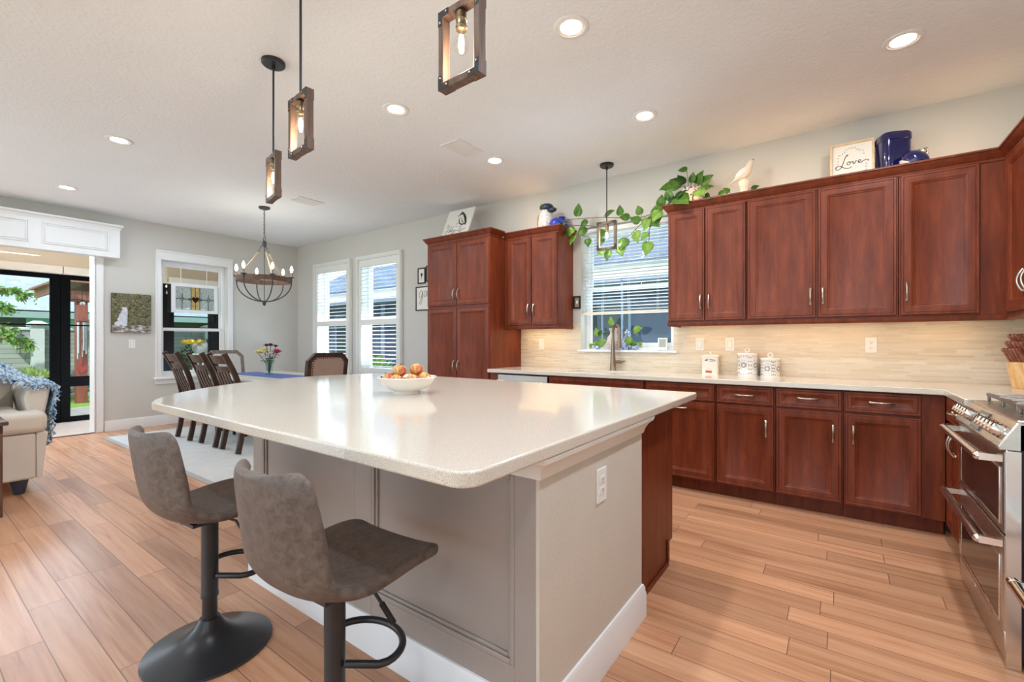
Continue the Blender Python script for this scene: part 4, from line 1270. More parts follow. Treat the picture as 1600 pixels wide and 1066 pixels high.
# ---------------------------------------------------------------- dining area
struct_rug = thing('area_rug', 'pale grey area rug under the dining table', 'rug', (-7.45, 1.60, 0))
g = G(); g.box(0.05, 3.20, 0.05, 2.35, 0.001, 0.012); build('pile', g, 'rug', struct_rug, bevel=0.004)
g = G(); 
for a, b, c, d in ((0, 3.25, 0, 0.05), (0, 3.25, 2.35, 2.40), (0, 0.05, 0.05, 2.35), (3.20, 3.25, 0.05, 2.35)): g.box(a, b, c, d, 0.001, 0.010)
build('binding', g, 'rugedge', struct_rug)
RZ = 0.012
t = thing('dining_table', 'long pale topped dining table beyond the island', 'table', (-5.93, 3.0, RZ))
g = G(); g.box(-0.95, 0.95, -0.52, 0.52, 0.715, 0.748); build('tabletop', g, 'wood_table', t, bevel=0.008)
g = G(); g.frame(-0.85, 0.85, -0.42, 0.42, 0.025, -0.715, -0.62); g.b.transform(Matrix(((1, 0, 0, 0), (0, 0, 1, 0), (0, -1, 0, 0), (0, 0, 0, 1)))); build('apron', g, 'wood_dark', t)
for s in (-1, 1):
    for q in (-1, 1):
        g = G(); x, y = s * 0.80, q * 0.37
        g.loft([[(x + a * 0.045, y + b * 0.045, 0.715) for a, b in ((-1, -1), (1, -1), (1, 1), (-1, 1))], [(x + a * 0.045, y + b * 0.045, 0.6) for a, b in ((-1, -1), (1, -1), (1, 1), (-1, 1))], [(x + a * 0.03, y + b * 0.03, 0.0) for a, b in ((-1, -1), (1, -1), (1, 1), (-1, 1))]])
        build('leg', g, 'wood_dark', t, bevel=0.004)
g = G(); n = 24
tb = RZ + 0.7485
g.box(-6.86, -5.0, 2.79, 3.19, tb + 0.0005, tb + 0.004)
tag(build('table_runner', g, 'runner'), 'blue cloth runner along the middle of the dining table', 'table runner')

def strip(pts, hw, hd, x0=0.0):
    """rectangular section (2hw wide in x, hd deep) swept along (y,z) points"""
    g = G(); rings = []
    for i, (y, z) in enumerate(pts):
        a = pts[max(i - 1, 0)]; b = pts[min(i + 1, len(pts) - 1)]
        d = Vector((b[0] - a[0], b[1] - a[1])).normalized(); nx = Vector((-d.y, d.x))
        rings.append([(x0 - hw, y + nx.x * hd, z + nx.y * hd), (x0 + hw, y + nx.x * hd, z + nx.y * hd), (x0 + hw, y - nx.x * hd, z - nx.y * hd), (x0 - hw, y - nx.x * hd, z - nx.y * hd)])
    g.loft(rings); return g
def curve_pts(P, n=14):
    """Catmull-Rom through (y,z) points"""
    out = []; Q = [P[0]] + list(P) + [P[-1]]
    for i in range(1, len(Q) - 2):
        for k in range(n if i < len(Q) - 3 else n + 1):
            t = k / n
            out.append(tuple(0.5 * ((2 * Q[i][j]) + (-Q[i - 1][j] + Q[i + 1][j]) * t + (2 * Q[i - 1][j] - 5 * Q[i][j] + 4 * Q[i + 1][j] - Q[i + 2][j]) * t * t + (-Q[i - 1][j] + 3 * Q[i][j] - 3 * Q[i + 1][j] + Q[i + 2][j]) * t ** 3) for j in (0, 1)))
    return out
POST = [(-0.012, 0.008), (0.025, 0.20), (0.045, 0.42), (0.02, 0.62), (-0.04, 0.84), (-0.148, 1.068)]
PC = curve_pts(POST, 5)
def post_y(z):
    for a, b in zip(PC, PC[1:]):
        if a[1] <= z <= b[1]: return a[0] + (b[0] - a[0]) * (z - a[1]) / max(1e-6, b[1] - a[1])
    return PC[-1][0]
def side_chair(label, loc, rz=0.0):
    t = thing('dining_chair', label, 'chair', loc, rz, 'slat back dining chairs')
    for s in (-1, 1):
        build('rear_post', strip(PC, 0.017, 0.026, s * 0.19), 'wood_dark', t, bevel=0.004)
        g = G(); x = s * 0.19
        g.loft([[(x + a * 0.02, 0.47 + b * 0.02, 0.43) for a, b in ((-1, -1), (1, -1), (1, 1), (-1, 1))], [(x + a * 0.015, 0.48 + b * 0.015, 0) for a, b in ((-1, -1), (1, -1), (1, 1), (-1, 1))]])
        build('front_leg', g, 'wood_dark', t, bevel=0.003)
    g = G(); g.box(-0.215, 0.215, 0.06, 0.51, 0.43, 0.47); build('seat', g, 'wood_dark', t, bevel=0.012)
    for z0, z1 in ((0.955, 1.045), (0.865, 0.93)):
        g = G(); rings = []
        for k in range(9):
            x = -0.173 + 0.346 * k / 8; dip = -0.035 * (1 - (x / 0.173) ** 2)
            rings.append([(x, post_y(z0) + dip - 0.01, z0), (x, post_y(z0) + dip + 0.01, z0), (x, post_y(z1) + dip + 0.01, z1), (x, post_y(z1) + dip - 0.01, z1)])
        g.loft(rings); build('back_rail', g, 'wood_dark', t, bevel=0.004)
    for k in range(4):
        x = -0.112 + 0.0747 * k
        pts = curve_pts([(post_y(z) - 0.028 * (1 if z > 0.6 else 0.2), z) for z in (0.47, 0.6, 0.75, 0.875)], 4)
        build('back_slat', strip(pts, 0.021, 0.006, x), 'wood_dark', t, bevel=0.002)
    return t
c0 = side_chair('dark slat back dining chair nearest the end wall window, on the near side', (-6.48, 2.16, RZ))
dup(c0, (-5.85, 2.19, RZ), 0, 'dark slat back dining chair in the middle of the near side')
dup(c0, (-5.315, 2.20, RZ), 0, 'dark slat back dining chair nearest the island, on the near side')

def host_chair(label, loc, rz, fab, wood):
    """upholstered end chair with a clipped-corner back; faces +y"""
    t = thing('host_chair', label, 'chair', loc, rz, 'upholstered end chairs')
    W_, z0, z1, cl = 0.252, 0.52, 1.065, 0.085
    def octo(i, zlo=None):
        zl = z0 + i if zlo is None else zlo
        return [(-W_ + i, zl), (W_ - i, zl), (W_ - i, z1 - cl - i * 0.4), (W_ - cl - i * 0.4, z1 - i), (-W_ + cl + i * 0.4, z1 - i), (-W_ + i, z1 - cl - i * 0.4)]
    lean = Matrix.Translation((0, -0.22, 0)) @ Matrix(((1, 0, 0, 0), (0, 1, -0.16, 0.08), (0, 0, 1, 0), (0, 0, 0, 1)))
    o, i_ = octo(0), octo(0.05)
    g = G()
    def ringP(p, y): return [(x, y, z) for x, z in p]
    g.loft([ringP(o, 0.025), ringP(o, -0.025), ringP(i_, -0.025), ringP(i_, 0.025), ringP(o, 0.025)], cap=False)
    g.b.transform(lean); build('back_frame', g, wood, t, bevel=0.004)
    for y0, y1, nm in ((-0.032, -0.004, 'back_panel'), (0.004, 0.04, 'back_cushion')):
        g = G(); g.prism(octo(0.051), 'y', y0, y1); g.b.transform(lean); build(nm, g, fab, t, bevel=0.01)
    g = G(); P = octo(0.058)
    for a, b in zip(P, P[1:] + P[:1]):
        L = math.hypot(b[0] - a[0], b[1] - a[1]); n = max(1, int(L / 0.024))
        for k in range(n):
            q = (k + 0.5) / n
            g.ball((a[0] + (b[0] - a[0]) * q, -0.033, a[1] + (b[1] - a[1]) * q), 0.0085, 7, 5)
    g.b.transform(lean); nt = build('nail_trim', g, 'wood_dark', t); nt['kind'] = 'stuff'
    g = G(); g.box(-0.27, 0.27, -0.2, 0.28, 0.38, 0.44); build('seat_rail', g, wood, t, bevel=0.006)
    g = G(); g.box(-0.26, 0.26, -0.19, 0.275, 0.44, 0.51); build('seat_cushion', g, fab, t, bevel=0.03, seg=4)
    for s in (-1, 1):
        build('leg', strip(curve_pts([(-0.27, 0.008), (-0.21, 0.2), (-0.19, 0.38), (-0.21, 0.56)], 5), 0.02, 0.022, s * 0.235), wood, t, bevel=0.003)
        g = G(); x = s * 0.235
        g.loft([[(x + a * 0.024, 0.25 + b * 0.024, 0.38) for a, b in ((-1, -1), (1, -1), (1, 1), (-1, 1))], [(x + a * 0.016, 0.25 + b * 0.016, 0) for a, b in ((-1, -1), (1, -1), (1, 1), (-1, 1))]])
        build('leg', g, wood, t, bevel=0.003)
    return t
host_chair('pale upholstered end chair with clipped corners by the end wall window', (-7.06, 2.96, RZ), R(-90), 'linen_pale', 'wood_grey')
host_chair('brown upholstered end chair with nailhead trim in front of the shuttered window', (-5.02, 2.97, RZ), R(90), 'linen', 'wood_dark')

# flowers in a glass vase
t = thing('flower_vase', 'glass vase of mixed flowers on the blue table runner', 'vase', (-6.08, 2.98, tb + 0.0045))
t.scale = (1.18, 1.18, 1.06)
g = G(); g.lathe([(0, 0), (0.045, 0), (0.05, 0.008), (0.038, 0.02), (0.034, 0.06), (0.04, 0.12), (0.056, 0.18), (0.052, 0.18), (0.036, 0.12), (0.03, 0.06), (0, 0.025)], 20); build('vase_glass', g, mk_glass('vase_glass', (0.86, 0.92, 0.9)), t)
random.seed(3)
heads = [(-0.11, -0.02, 0.285, 0.055, 'yellow'), (-0.07, 0.03, 0.315, 0.05, 'yellow'), (-0.03, -0.04, 0.29, 0.04, 'yellow'), (0.10, -0.03, 0.295, 0.062, 'magenta'), (-0.04, 0.02, 0.37, 0.04, 'plum'), (0.02, -0.01, 0.375, 0.042, 'plum'), (0.055, 0.03, 0.36, 0.035, 'plum'), (0.03, -0.05, 0.27, 0.03, 'whitepetal'), (0.05, -0.03, 0.24, 0.03, 'whitepetal'), (-0.01, -0.05, 0.22, 0.028, 'whitepetal')]
ca, sa = math.cos(R(35.75)), math.sin(R(35.75))
heads = [(x * ca - y * sa, x * sa + y * ca, z, r, m) for x, y, z, r, m in heads]
g = G()
for x, y, z, r, m in heads: g.tube([(x * 0.05, y * 0.05, 0.02), (x * 0.3, y * 0.3, 0.15), (x, y, z - r * 0.4)], 0.003, 5)
build('stems', g, 'leaf_dark', t)
g = G()
for k in range(46):
    a = random.uniform(0, 2 * PI); z = random.uniform(0.15, 0.28); rr = random.uniform(0.01, 0.05 + 0.18 * (z - 0.15))
    leaf(g, (rr * math.cos(a), rr * math.sin(a), z), (math.cos(a), math.sin(a), random.uniform(-0.2, 0.7)), (0, 0, 1), random.uniform(0.03, 0.06), 0.026, 0.2, False)
build('foliage', g, 'leaf_dark', t)
for x, y, z, r, m in heads:
    g = G(); n = 26
    for k in range(n):
        el = (k % 3) * 0.42 + 0.1; a = k * 2.399
        leaf(g, (x, y, z - r * 0.25), (math.cos(a) * math.cos(el), math.sin(a) * math.cos(el), math.sin(el)), (0, 0, 1), r * (1.05 - 0.15 * (k % 3)), r * 0.5, -0.25, False)
    g.ball((x, y, z), r * 0.45, 8, 6)
    build('blossom', g, m, t)

# ---------------------------------------------------------------- sofa, throw, side table
t = thing('sofa', 'cream upholstered sofa with a blue throw over its arm at the left edge', 'sofa', (-5.18, 0.72, 0))
def rbox(nm, x0, x1, y0, y1, z0, z1, bev, m='sofa', mx=None, sg=4):
    g = G(); g.box(x0, x1, y0, y1, z0, z1, mx); return build(nm, g, m, t, bevel=bev, seg=sg)
rbox('base', -0.92, 0.0, -2.1, 0.0, 0.115, 0.475, 0.02)
g = G(); g.prism([(-0.70, -1.02), (0.03, -1.02), (0.03, 0.062), (-0.225, 0.062), (-0.225, -0.045), (-0.70, -0.045)], 'z', 0.478, 0.645); build('seat_cushion', g, 'sofa', t, bevel=0.05, seg=5)
rbox('seat_cushion', -0.66, 0.03, -2.05, -1.03, 0.478, 0.645, 0.05, sg=5)
g = G(); g.loft([[(x, 0.0, 0.478), (x, 0.065, 0.478), (x, 0.10, 0.70), (x, 0.115, 0.80), (x, 0.105, 0.84), (x, 0.06, 0.855), (x, -0.01, 0.84), (x, -0.04, 0.74)] for x in (-0.92, -0.235)])
build('arm', g, 'sofa', t, bevel=0.02, seg=3)
g = G(); g.loft([[(-0.02, y, 0.478), (-0.02, y + 0.001, 0.115), (-0.02, y + 0.05, 0.115), (-0.02, y + 0.06, 0.478)] if False else [(x, 0.0, 0.115), (x, 0.03, 0.115), (x, 0.066, 0.477), (x, 0.0, 0.477)] for x, y in ((-0.92, 0), (0.0, 0))])
build('arm_panel', g, 'sofa', t, bevel=0.006)
rbox('back', -0.92, -0.68, -2.1, -0.04, 0.478, 0.90, 0.07, sg=5)
lean = Matrix.Translation((-0.38, -0.42, 0.655)) @ Matrix.Rotation(R(-20), 4, 'Y') @ Matrix.Rotation(R(8), 4, 'X')
g = G(); g.ball((0, 0, 0.21), 0.36, 24, 16, (0.52, 1.05, 0.70)); g.b.transform(lean); build('back_pillow', g, 'sofa', t)
g = G(); g.ball((-0.42, -1.4, 0.86), 0.36, 24, 16, (0.42, 1.15, 0.62)); build('back_pillow', g, 'sofa', t)
for x, y in ((-0.075, -0.085), (-0.85, -0.085), (-0.075, -2.0), (-0.85, -2.0)):
    g = G(); g.lathe([(0, 0), (0.03, 0), (0.034, 0.01), (0.055, 0.116), (0, 0.116)], 14, (x, y, 0)); build('foot', g, 'sofaleg', t)
# throw: lies over the back pillow and hangs down outside the arm
g = G()
P3 = [(-0.40, -0.95, 1.165), (-0.40, -0.62, 1.155), (-0.41, -0.42, 1.13), (-0.42, -0.22, 1.06), (-0.43, -0.08, 0.955), (-0.43, 0.03, 0.885), (-0.43, 0.11, 0.862), (-0.43, 0.140, 0.80), (-0.43, 0.135, 0.70), (-0.43, 0.115, 0.56), (-0.43, 0.11, 0.40)]
def thr(u, v):
    k = min(int(u * (len(P3) - 1)), len(P3) - 2); q = u * (len(P3) - 1) - k
    a, b = Vector(P3[k]), Vector(P3[k + 1]); p = a.lerp(b, q)
    w = 0.26 - 0.10 * u
    s = (v - 0.5) * 2
    n = math.sin(u * 23 + s * 5) * 0.008 + math.sin(s * 9 + u * 7) * 0.01
    flat = 1 - min(1, max(0, (u - 0.3) / 0.3))
    return (p.x + s * w, p.y + n, p.z + n - 0.10 * s * s * flat * (1 if s > 0 else 0.4))
g.grid(thr, 60, 16)
tw = thing('throw_blanket', 'blue and white knitted throw draped over the sofa arm', 'blanket', (-5.18, 0.72, 0))
build('blanket', g, 'throw', tw, solid=0.014)
random.seed(5)
g = G()
for k in range(46):
    s = k / 45.0
    p = Vector(thr(1.0, s)); l = random.uniform(0.05, 0.09)
    g.tube([tuple(p), (p.x + random.uniform(-.012, .012), p.y + random.uniform(-.01, .012), p.z - l * 0.5), (p.x + random.uniform(-.02, .02), p.y + random.uniform(-.012, .02), p.z - l)], 0.006, 5)
for k in range(70):
    u = 0.25 + 0.72 * k / 69.0
    for sd in (1.0,):
        p = Vector(thr(u, sd)); g.tube([tuple(p), (p.x + random.uniform(0.0, .03), p.y + random.uniform(-.01, .03), p.z - random.uniform(.01, .03)), (p.x + random.uniform(0.01, .04), p.y + random.uniform(-.02, .03), p.z - random.uniform(.03, .06))], 0.006, 5)
fr = build('fringe', g, 'throw', tw); fr['kind'] = 'stuff'

t = thing('side_table', 'dark wooden side table cut off by the left edge of the photo', 'table', (-4.98, 0.03, 0))
g = G(); g.box(-0.02, 0.36, -0.02, 0.48, 0.628, 0.655); build('tabletop', g, 'wood_side', t, bevel=0.006)
g = G(); g.box(0.005, 0.335, 0.005, 0.455, 0.575, 0.628); build('apron', g, 'wood_dark', t)
for x in (0.005, 0.295):
    for y in (0.005, 0.415):
        g = G(); g.box(x, x + 0.04, y, y + 0.04, 0, 0.575); build('leg', g, 'wood_side', t, bevel=0.003)
g = G(); g.box(0.046, 0.294, 0.005, 0.455, 0.15, 0.17); build('shelf', g, 'wood_side', t)

# ---------------------------------------------------------------- lamps
TOPZ = 2.361
KEL = (1.0, 0.80, 0.58)
def downlight(label, x, y, watts, col=(1.0, 0.93, 0.84)):
    t = thing('recessed_light', label, 'ceiling light', (x, y, CEIL), 0, 'recessed ceiling lights')
    g = G(); g.lathe([(0.095, 0.0), (0.095, -0.004), (0.088, -0.008), (0.072, -0.006), (0.070, 0.0)], 32); build('trim_ring', g, 'trim', t)
    g = G(); g.lathe([(0.056, -0.001), (0.0715, -0.005), (0.0715, 0.0)], 32); build('baffle', g, 'ceramic', t)
    g = G(); g.lathe([(0.0, -0.002), (0.0575, -0.0025), (0.0575, 0.0), (0, 0)], 32); build('lens', g, 'downlight', t)
    lamp('recessed_or_fill_lamp', 'AREA', (x, y, CEIL - 0.012), watts, col, (0, 0, 0), shape='DISK', size=0.13)
DL = [(-1.175, 2.18, 'recessed ceiling light nearest the camera, right of the near pendant'), (-2.631, 2.20, 'recessed ceiling light between the middle and near pendants'),
      (-1.187, 3.357, 'recessed ceiling light above and right of the window pendant'), (-2.623, 3.366, 'recessed ceiling light beside the ceiling vent'),
      (0.295, 3.369, 'recessed ceiling light at the right, above the tall wall cabinets'), (-4.931, 1.171, 'recessed ceiling light left of the far pendant'),
      (-6.915, 1.192, 'smallest recessed ceiling light, near the cornice box')]
for x, y, l in DL:
    downlight(l, x, y, (12 if y > 3 else 10) if x > -3 else 7, ((1.0, 0.84, 0.66) if y > 3 and x > -2 else (1.0, 0.95, 0.90)) if x > -3 else (0.90, 0.95, 1.0))
# extra ceiling lamps without fixtures, added as fill, some behind the camera
for x, y, e in ((0.3, 2.19, 16), (0.3, 0.9, 16), (-1.2, 0.4, 10), (-3.4, -0.6, 6), (-5.6, -1.6, 6), (0.3, -1.5, 14), (-1.2, -2.0, 8), (-6.9, 2.2, 6)):
    lamp('recessed_or_fill_lamp', 'AREA', (x, y, CEIL - 0.012), e, (0.95, 0.97, 1.0), (0, 0, 0), shape='DISK', size=0.13)

def pendant(label, x, y, zb, ang, power, wood='wood_brown', group='pendants over the island'):
    W_, H_, D_ = 0.193, 0.274, 0.034
    t = thing('pendant_light', label, 'pendant light', (x, y, CEIL), ang, group)
    z0 = zb - CEIL; z1 = z0 + H_
    g = G(); g.lathe([(0, 0), (0.066, 0), (0.066, -0.018), (0.06, -0.024), (0, -0.024)], 28); cn = build('canopy', g, 'black_metal', t)
    for s in (-1, 1):
        g = G(); g.ball((s * 0.035, 0, -0.025), 0.005, 8, 6); build('screw', g, 'black', cn)
    g = G(); g.cyl((0, 0, -0.05), 0.011, 0.03, 12); g.tube([(0, 0, -0.03), (0, 0, z1)], 0.0058, 10); build('rod', g, 'black_metal', t)
    g = G(); m = 0.024
    g.frame(-W_ / 2, W_ / 2, z0, z1, m, -D_ / 2, D_ / 2)
    fr = build('frame', g, wood, t, bevel=0.002)
    for sx in (-1, 1):
        for sz, zz in ((1, z0), (-1, z1)):
            for yy in (-1, 1):
                g = G(); xe = sx * W_ / 2
                y0, y1 = (yy * D_ / 2 - 0.0015, yy * D_ / 2 + 0.0015)
                g.box(min(xe, xe - sx * 0.02), max(xe, xe - sx * 0.02), y0, y1, min(zz, zz + sz * 0.05), max(zz, zz + sz * 0.05))
                g.box(min(xe - sx * 0.02, xe - sx * 0.05), max(xe - sx * 0.02, xe - sx * 0.05), y0, y1, min(zz, zz + sz * 0.02), max(zz, zz + sz * 0.02))
                b = build('corner_bracket', g, 'black_metal', fr)
    for sx in (-1, 1):
        for zz in (z0 + 0.04, z1 - 0.04):
            for yy in (-1, 1):
                for bx_, bz_ in ((W_ / 2 - 0.010, zz), (W_ / 2 - 0.04, zz + (0.03 if zz > z0 + 0.1 else -0.03))):
                    g = G(); g.ball((sx * bx_, yy * (D_ / 2 + 0.002), bz_), 0.0045, 8, 6); build('bolt', g, 'bronze', fr)
    g = G(); zt = z1 - m
    g.lathe([(0, zt), (0.012, zt), (0.018, zt - 0.01), (0.0185, zt - 0.03), (0.020, zt - 0.032), (0.0185, zt - 0.036), (0.0185, zt - 0.052), (0.020, zt - 0.055), (0.0185, zt - 0.058), (0.018, zt - 0.068), (0, zt - 0.068)], 20)
    build('socket', g, 'brass', t)
    zb_ = zt - 0.068
    g = G(); g.lathe([(0.0125, zb_), (0.013, zb_ - 0.012), (0.022, zb_ - 0.030), (0.027, zb_ - 0.05), (0.024, zb_ - 0.068), (0.012, zb_ - 0.080), (0, zb_ - 0.082)], 20); bl = build('bulb', g, 'bulb_glass', t)
    g = G(); g.lathe([(0, zb_ - 0.012), (0.006, zb_ - 0.016), (0.0095, zb_ - 0.035), (0.0095, zb_ - 0.055), (0.004, zb_ - 0.068), (0, zb_ - 0.069)], 12); build('filament', g, 'filament', bl)
    lamp('pendant_lamp', 'POINT', (x, y, CEIL + zb_ - 0.1), power * 0.7, (1.0, 0.90, 0.76), shadow_soft_size=0.02)
pendant('wood framed pendant light furthest along the island, its round canopy in view', -2.788, 1.391, 2.063, -0.195, 3)
pendant('wood framed pendant light in the middle of the three over the island', -2.032, 1.139, 2.075, -0.102, 3)
pendant('wood framed pendant light at the top edge, largest of the three over the island', -1.044, 1.155, 2.082, -0.043, 3)
pendant('small weathered wood pendant light hanging in front of the kitchen window', -1.807, 4.067, 2.083, 0.05, 2.5, 'wood_grey', 'pendant at the window')

# chandelier
cxx, cyy = -5.9, 2.83
t = thing('chandelier', 'round iron and wood chandelier with rope arms above the dining table', 'chandelier', (cxx, cyy, CEIL))
rz_ = math.atan2(-cyy, -cxx)       # direction towards the room centre
zR = 1.985 - CEIL; RR = 0.30
g = G(); g.lathe([(0, 0), (0.066, 0), (0.064, -0.018), (0.05, -0.026), (0, -0.028)], 24); build('canopy', g, 'iron', t)
g = G()
for k in range(14):
    z = -0.04 - k * 0.024
    pts = [((0.009 * math.cos(a)) * (1 if k % 2 else 0), (0.009 * math.cos(a)) * (0 if k % 2 else 1), z + 0.017 * math.sin(a)) for a in [2 * PI * q / 10 for q in range(10)]]
    g.tube(pts, 0.0026, 5, closed=True)
ring_pts = [(0.028 * math.cos(a), 0.028 * math.sin(a) * 0.2, -0.40 + 0.028 * math.sin(a)) for a in [2 * PI * q / 18 for q in range(18)]]
g.tube(ring_pts, 0.004, 6, closed=True)
build('chain', g, 'iron', t)
g = G(); g.lathe([(0, -0.425), (0.02, -0.43), (0.026, -0.45), (0.026, -0.49), (0.016, -0.505), (0, -0.51)], 16); g.tube([(0, 0, -0.50), (0, 0, -1.205)], 0.005, 8); g.lathe([(0, -1.195), (0.022, -1.2), (0.022, -1.225), (0.01, -1.245), (0, -1.25)], 14); build('hub', g, 'iron', t)
offs = [rz_ + R(16 + 60 * k) for k in range(6)]
g = G(); ro = []; seg = 24
g.lathe([(RR - 0.013, zR - 0.030), (RR + 0.013, zR - 0.030), (RR + 0.013, zR + 0.030), (RR - 0.013, zR + 0.030), (RR - 0.013, zR - 0.030)], 36); build('ring', g, 'wood_brown', t)
for k, a in enumerate(offs):
    ux, uy = math.cos(a), math.sin(a)
    g = G(); rr = RR + 0.016
    pts = [(ux * rr, uy * rr, zR + 0.03), (ux * rr, uy * rr, zR - 0.03)] + [(ux * rr * math.cos(q), uy * rr * math.cos(q), zR - 0.03 - 0.245 * math.sin(q)) for q in [R(10 + 80 * i / 9) for i in range(10)]]
    g.tube(pts, 0.0075, 8); build('arm', g, 'iron', t)
    g = G(); g.lathe([(0, zR + 0.03), (0.034, zR + 0.036), (0.036, zR + 0.042), (0.014, zR + 0.046), (0, zR + 0.046)], 16, (ux * rr, uy * rr, 0)); build('drip_pan', g, 'iron', t)
    g = G(); g.cyl((ux * rr, uy * rr, zR + 0.045), 0.013, 0.055, 12); build('candle_sleeve', g, 'bronze', t)
    g = G(); z = zR + 0.10; g.lathe([(0, z), (0.009, z + 0.002), (0.017, z + 0.03), (0.018, z + 0.042), (0.011, z + 0.07), (0.003, z + 0.086), (0, z + 0.087)], 14, (ux * rr, uy * rr, 0)); build('bulb', g, 'bulb_warm', t)
    lamp('chandelier_lamp', 'POINT', (cxx + ux * rr, cyy + uy * rr, CEIL + z + 0.16), 1.6, (1.0, 0.88, 0.72), shadow_soft_size=0.03)
    if k % 2 == 0:
        g = G(); g.tube([(ux * 0.075, uy * 0.075, -0.58), (ux * RR, uy * RR, zR + 0.024)], 0.009, 8); build('rope', g, 'rope', t)
        g = G(); g.tube([(ux * 0.02, uy * 0.02, -0.47), (ux * 0.05, uy * 0.05, -0.53)], 0.0045, 6)
        g.tube([(ux * 0.062 + 0.013 * math.cos(q) * ux, uy * 0.062 + 0.013 * math.cos(q) * uy, -0.555 + 0.013 * math.sin(q)) for q in [2 * PI * i / 12 for i in range(12)]], 0.003, 6, closed=True)
        build('rope_hook', g, 'iron', t)

# under cabinet light bars
for i, (x0, x1, l) in enumerate(((-1.18, -0.64, 'slim light bar under the narrow wall cabinet right of the window'), (-0.56, 0.29, 'slim light bar under the wide wall cabinet'),
                                 (0.36, 0.80, 'slim light bar under the corner wall cabinet'), (-2.97, -2.40, 'slim light bar under the small wall cabinet by the pantry'))):
    t = thing('under_cabinet_light', l, 'light bar', (x0, 4.20, UZ0), 0, 'under cabinet light bars')
    g = G(); g.box(0, x1 - x0, 0, 0.045, -0.016, -0.0005); build('housing', g, 'trim', t)
    g = G(); g.box(0.01, x1 - x0 - 0.01, 0.006, 0.039, -0.018, -0.016); build('diffuser', g, 'ledstrip', t)
    lamp('under_cabinet_lamp', 'AREA', ((x0 + x1) / 2, 4.222, UZ0 - 0.021), (0.58 if x0 > -2 else 1.3) * (x1 - x0), (1.0, 0.76, 0.52), (R(12), 0, 0), shape='RECTANGLE', size=x1 - x0 - 0.04, size_y=0.03)

# lamps without fixtures, added behind the crown to warm the wall above
for x0, x1 in ((-1.15, -0.75), (-0.55, -0.10), (0.50, 0.80), (-2.9, -2.65)):
    lamp('cabinet_top_fill', 'AREA', ((x0 + x1) / 2, 4.115, TOPZ + 0.018), 0.75, (1.0, 0.62, 0.30), (R(180 - 25), 0, 0), shape='RECTANGLE', size=x1 - x0, size_y=0.03)

# ceiling vents
def vent(label, x0, x1, y0, y1):
    t = thing('ceiling_vent', label, 'vent', (x0, y0, CEIL), 0, 'ceiling air vents')
    w, h = x1 - x0, y1 - y0
    g = G()
    f = 0.022
    for a, b, c, d in ((0, w, 0, f), (0, w, h - f, h), (0, f, f, h - f), (w - f, w, f, h - f)): g.box(a, b, c, d, -0.007, 0)
    build('frame', g, 'trim', t, bevel=0.002)
    g = G(); g.box(f, w - f, f, h - f, -0.001, 0); build('backing', g, 'slot', t)
    for k in range(8):
        x = f + (w - 2 * f) * (k + 0.5) / 8
        mx = Matrix.Translation((x, 0, -0.0085)) @ Matrix.Rotation(R(-18), 4, 'Y')
        g = G(); g.box(-0.0098, 0.0105, f, h - f, -0.0008, 0.0008, mx); build('louver', g, 'trim', t)
vent('white ceiling vent between the recessed lights over the kitchen', -2.80, -2.575, 2.82, 3.15)
vent('white ceiling vent further off, near the chandelier', -5.345, -5.11, 2.835, 3.17)

# ---------------------------------------------------------------- wall pictures
t = thing('canvas_painting', 'small canvas painting of a waterfall on the dining end wall', 'painting', (WX + 0.001, 1.805, 1.327))
build('canvas', G().box(0, 0.032, 0, 0.43, 0, 0.535), 'waterfall', t, bevel=0.003)
g = G(); g.box(0, 0.03, -0.0015, 0, 0, 0.535); build('canvas_edge', g, 'black', t)

def pic_frame(t, w, h, fw, d, fm='black', pm='paper'):
    g = G(); g.frame(0, w, 0, h, fw, -d, 0); build('frame', g, fm, t, bevel=0.002)
    g = G(); g.box(fw, w - fw, -d * 0.5, -0.001, fw, h - fw); return build('print', g, pm, t)
t = thing('picture_frame', 'small black picture frame above the lettered one, beside the pantry', 'picture frame', (-4.785, WY - 0.001, 2.01))
pr = pic_frame(t, 0.15, 0.22, 0.016, 0.018)
g = G(); g.ball((0.075, -0.0095, 0.125), 0.02, 10, 6, (1, 0.06, 1.3)); g.tube([(0.075, -0.0098, 0.10), (0.07, -0.0098, 0.06)], 0.003, 5); build('drawing', g, 'blackink', pr)
t = thing('picture_frame', 'small picture frame half hidden behind the top of the pantry', 'picture frame', (-4.615, WY - 0.001, 2.03))
pic_frame(t, 0.15, 0.22, 0.016, 0.018)
t = thing('picture_frame', 'black framed sign lettered ga, cut off by the pantry cabinet', 'picture frame', (-4.825, WY - 0.001, 1.635))
pr = pic_frame(t, 0.42, 0.335, 0.014, 0.018)
def strokes(name, polys, r, mat, parent, yv, sc=1.0, ox=0.0, oz=0.0):
    g = G()
    for P in polys:
        Q = [P[0]] + list(P) + [P[-1]]; pts = []
        for i in range(1, len(Q) - 2):
            for k in range(6):
                q = k / 6
                pts.append(tuple(0.5 * ((2 * Q[i][j]) + (-Q[i - 1][j] + Q[i + 1][j]) * q + (2 * Q[i - 1][j] - 5 * Q[i][j] + 4 * Q[i + 1][j] - Q[i + 2][j]) * q * q + (-Q[i - 1][j] + 3 * Q[i][j] - 3 * Q[i + 1][j] + Q[i + 2][j]) * q ** 3) for j in (0, 1)))
        pts.append(tuple(P[-1]))
        rings = []
        g.tube([(ox + x * sc, yv, oz + z * sc) for x, z in pts], r, 5)
    return build(name, g, mat, parent)
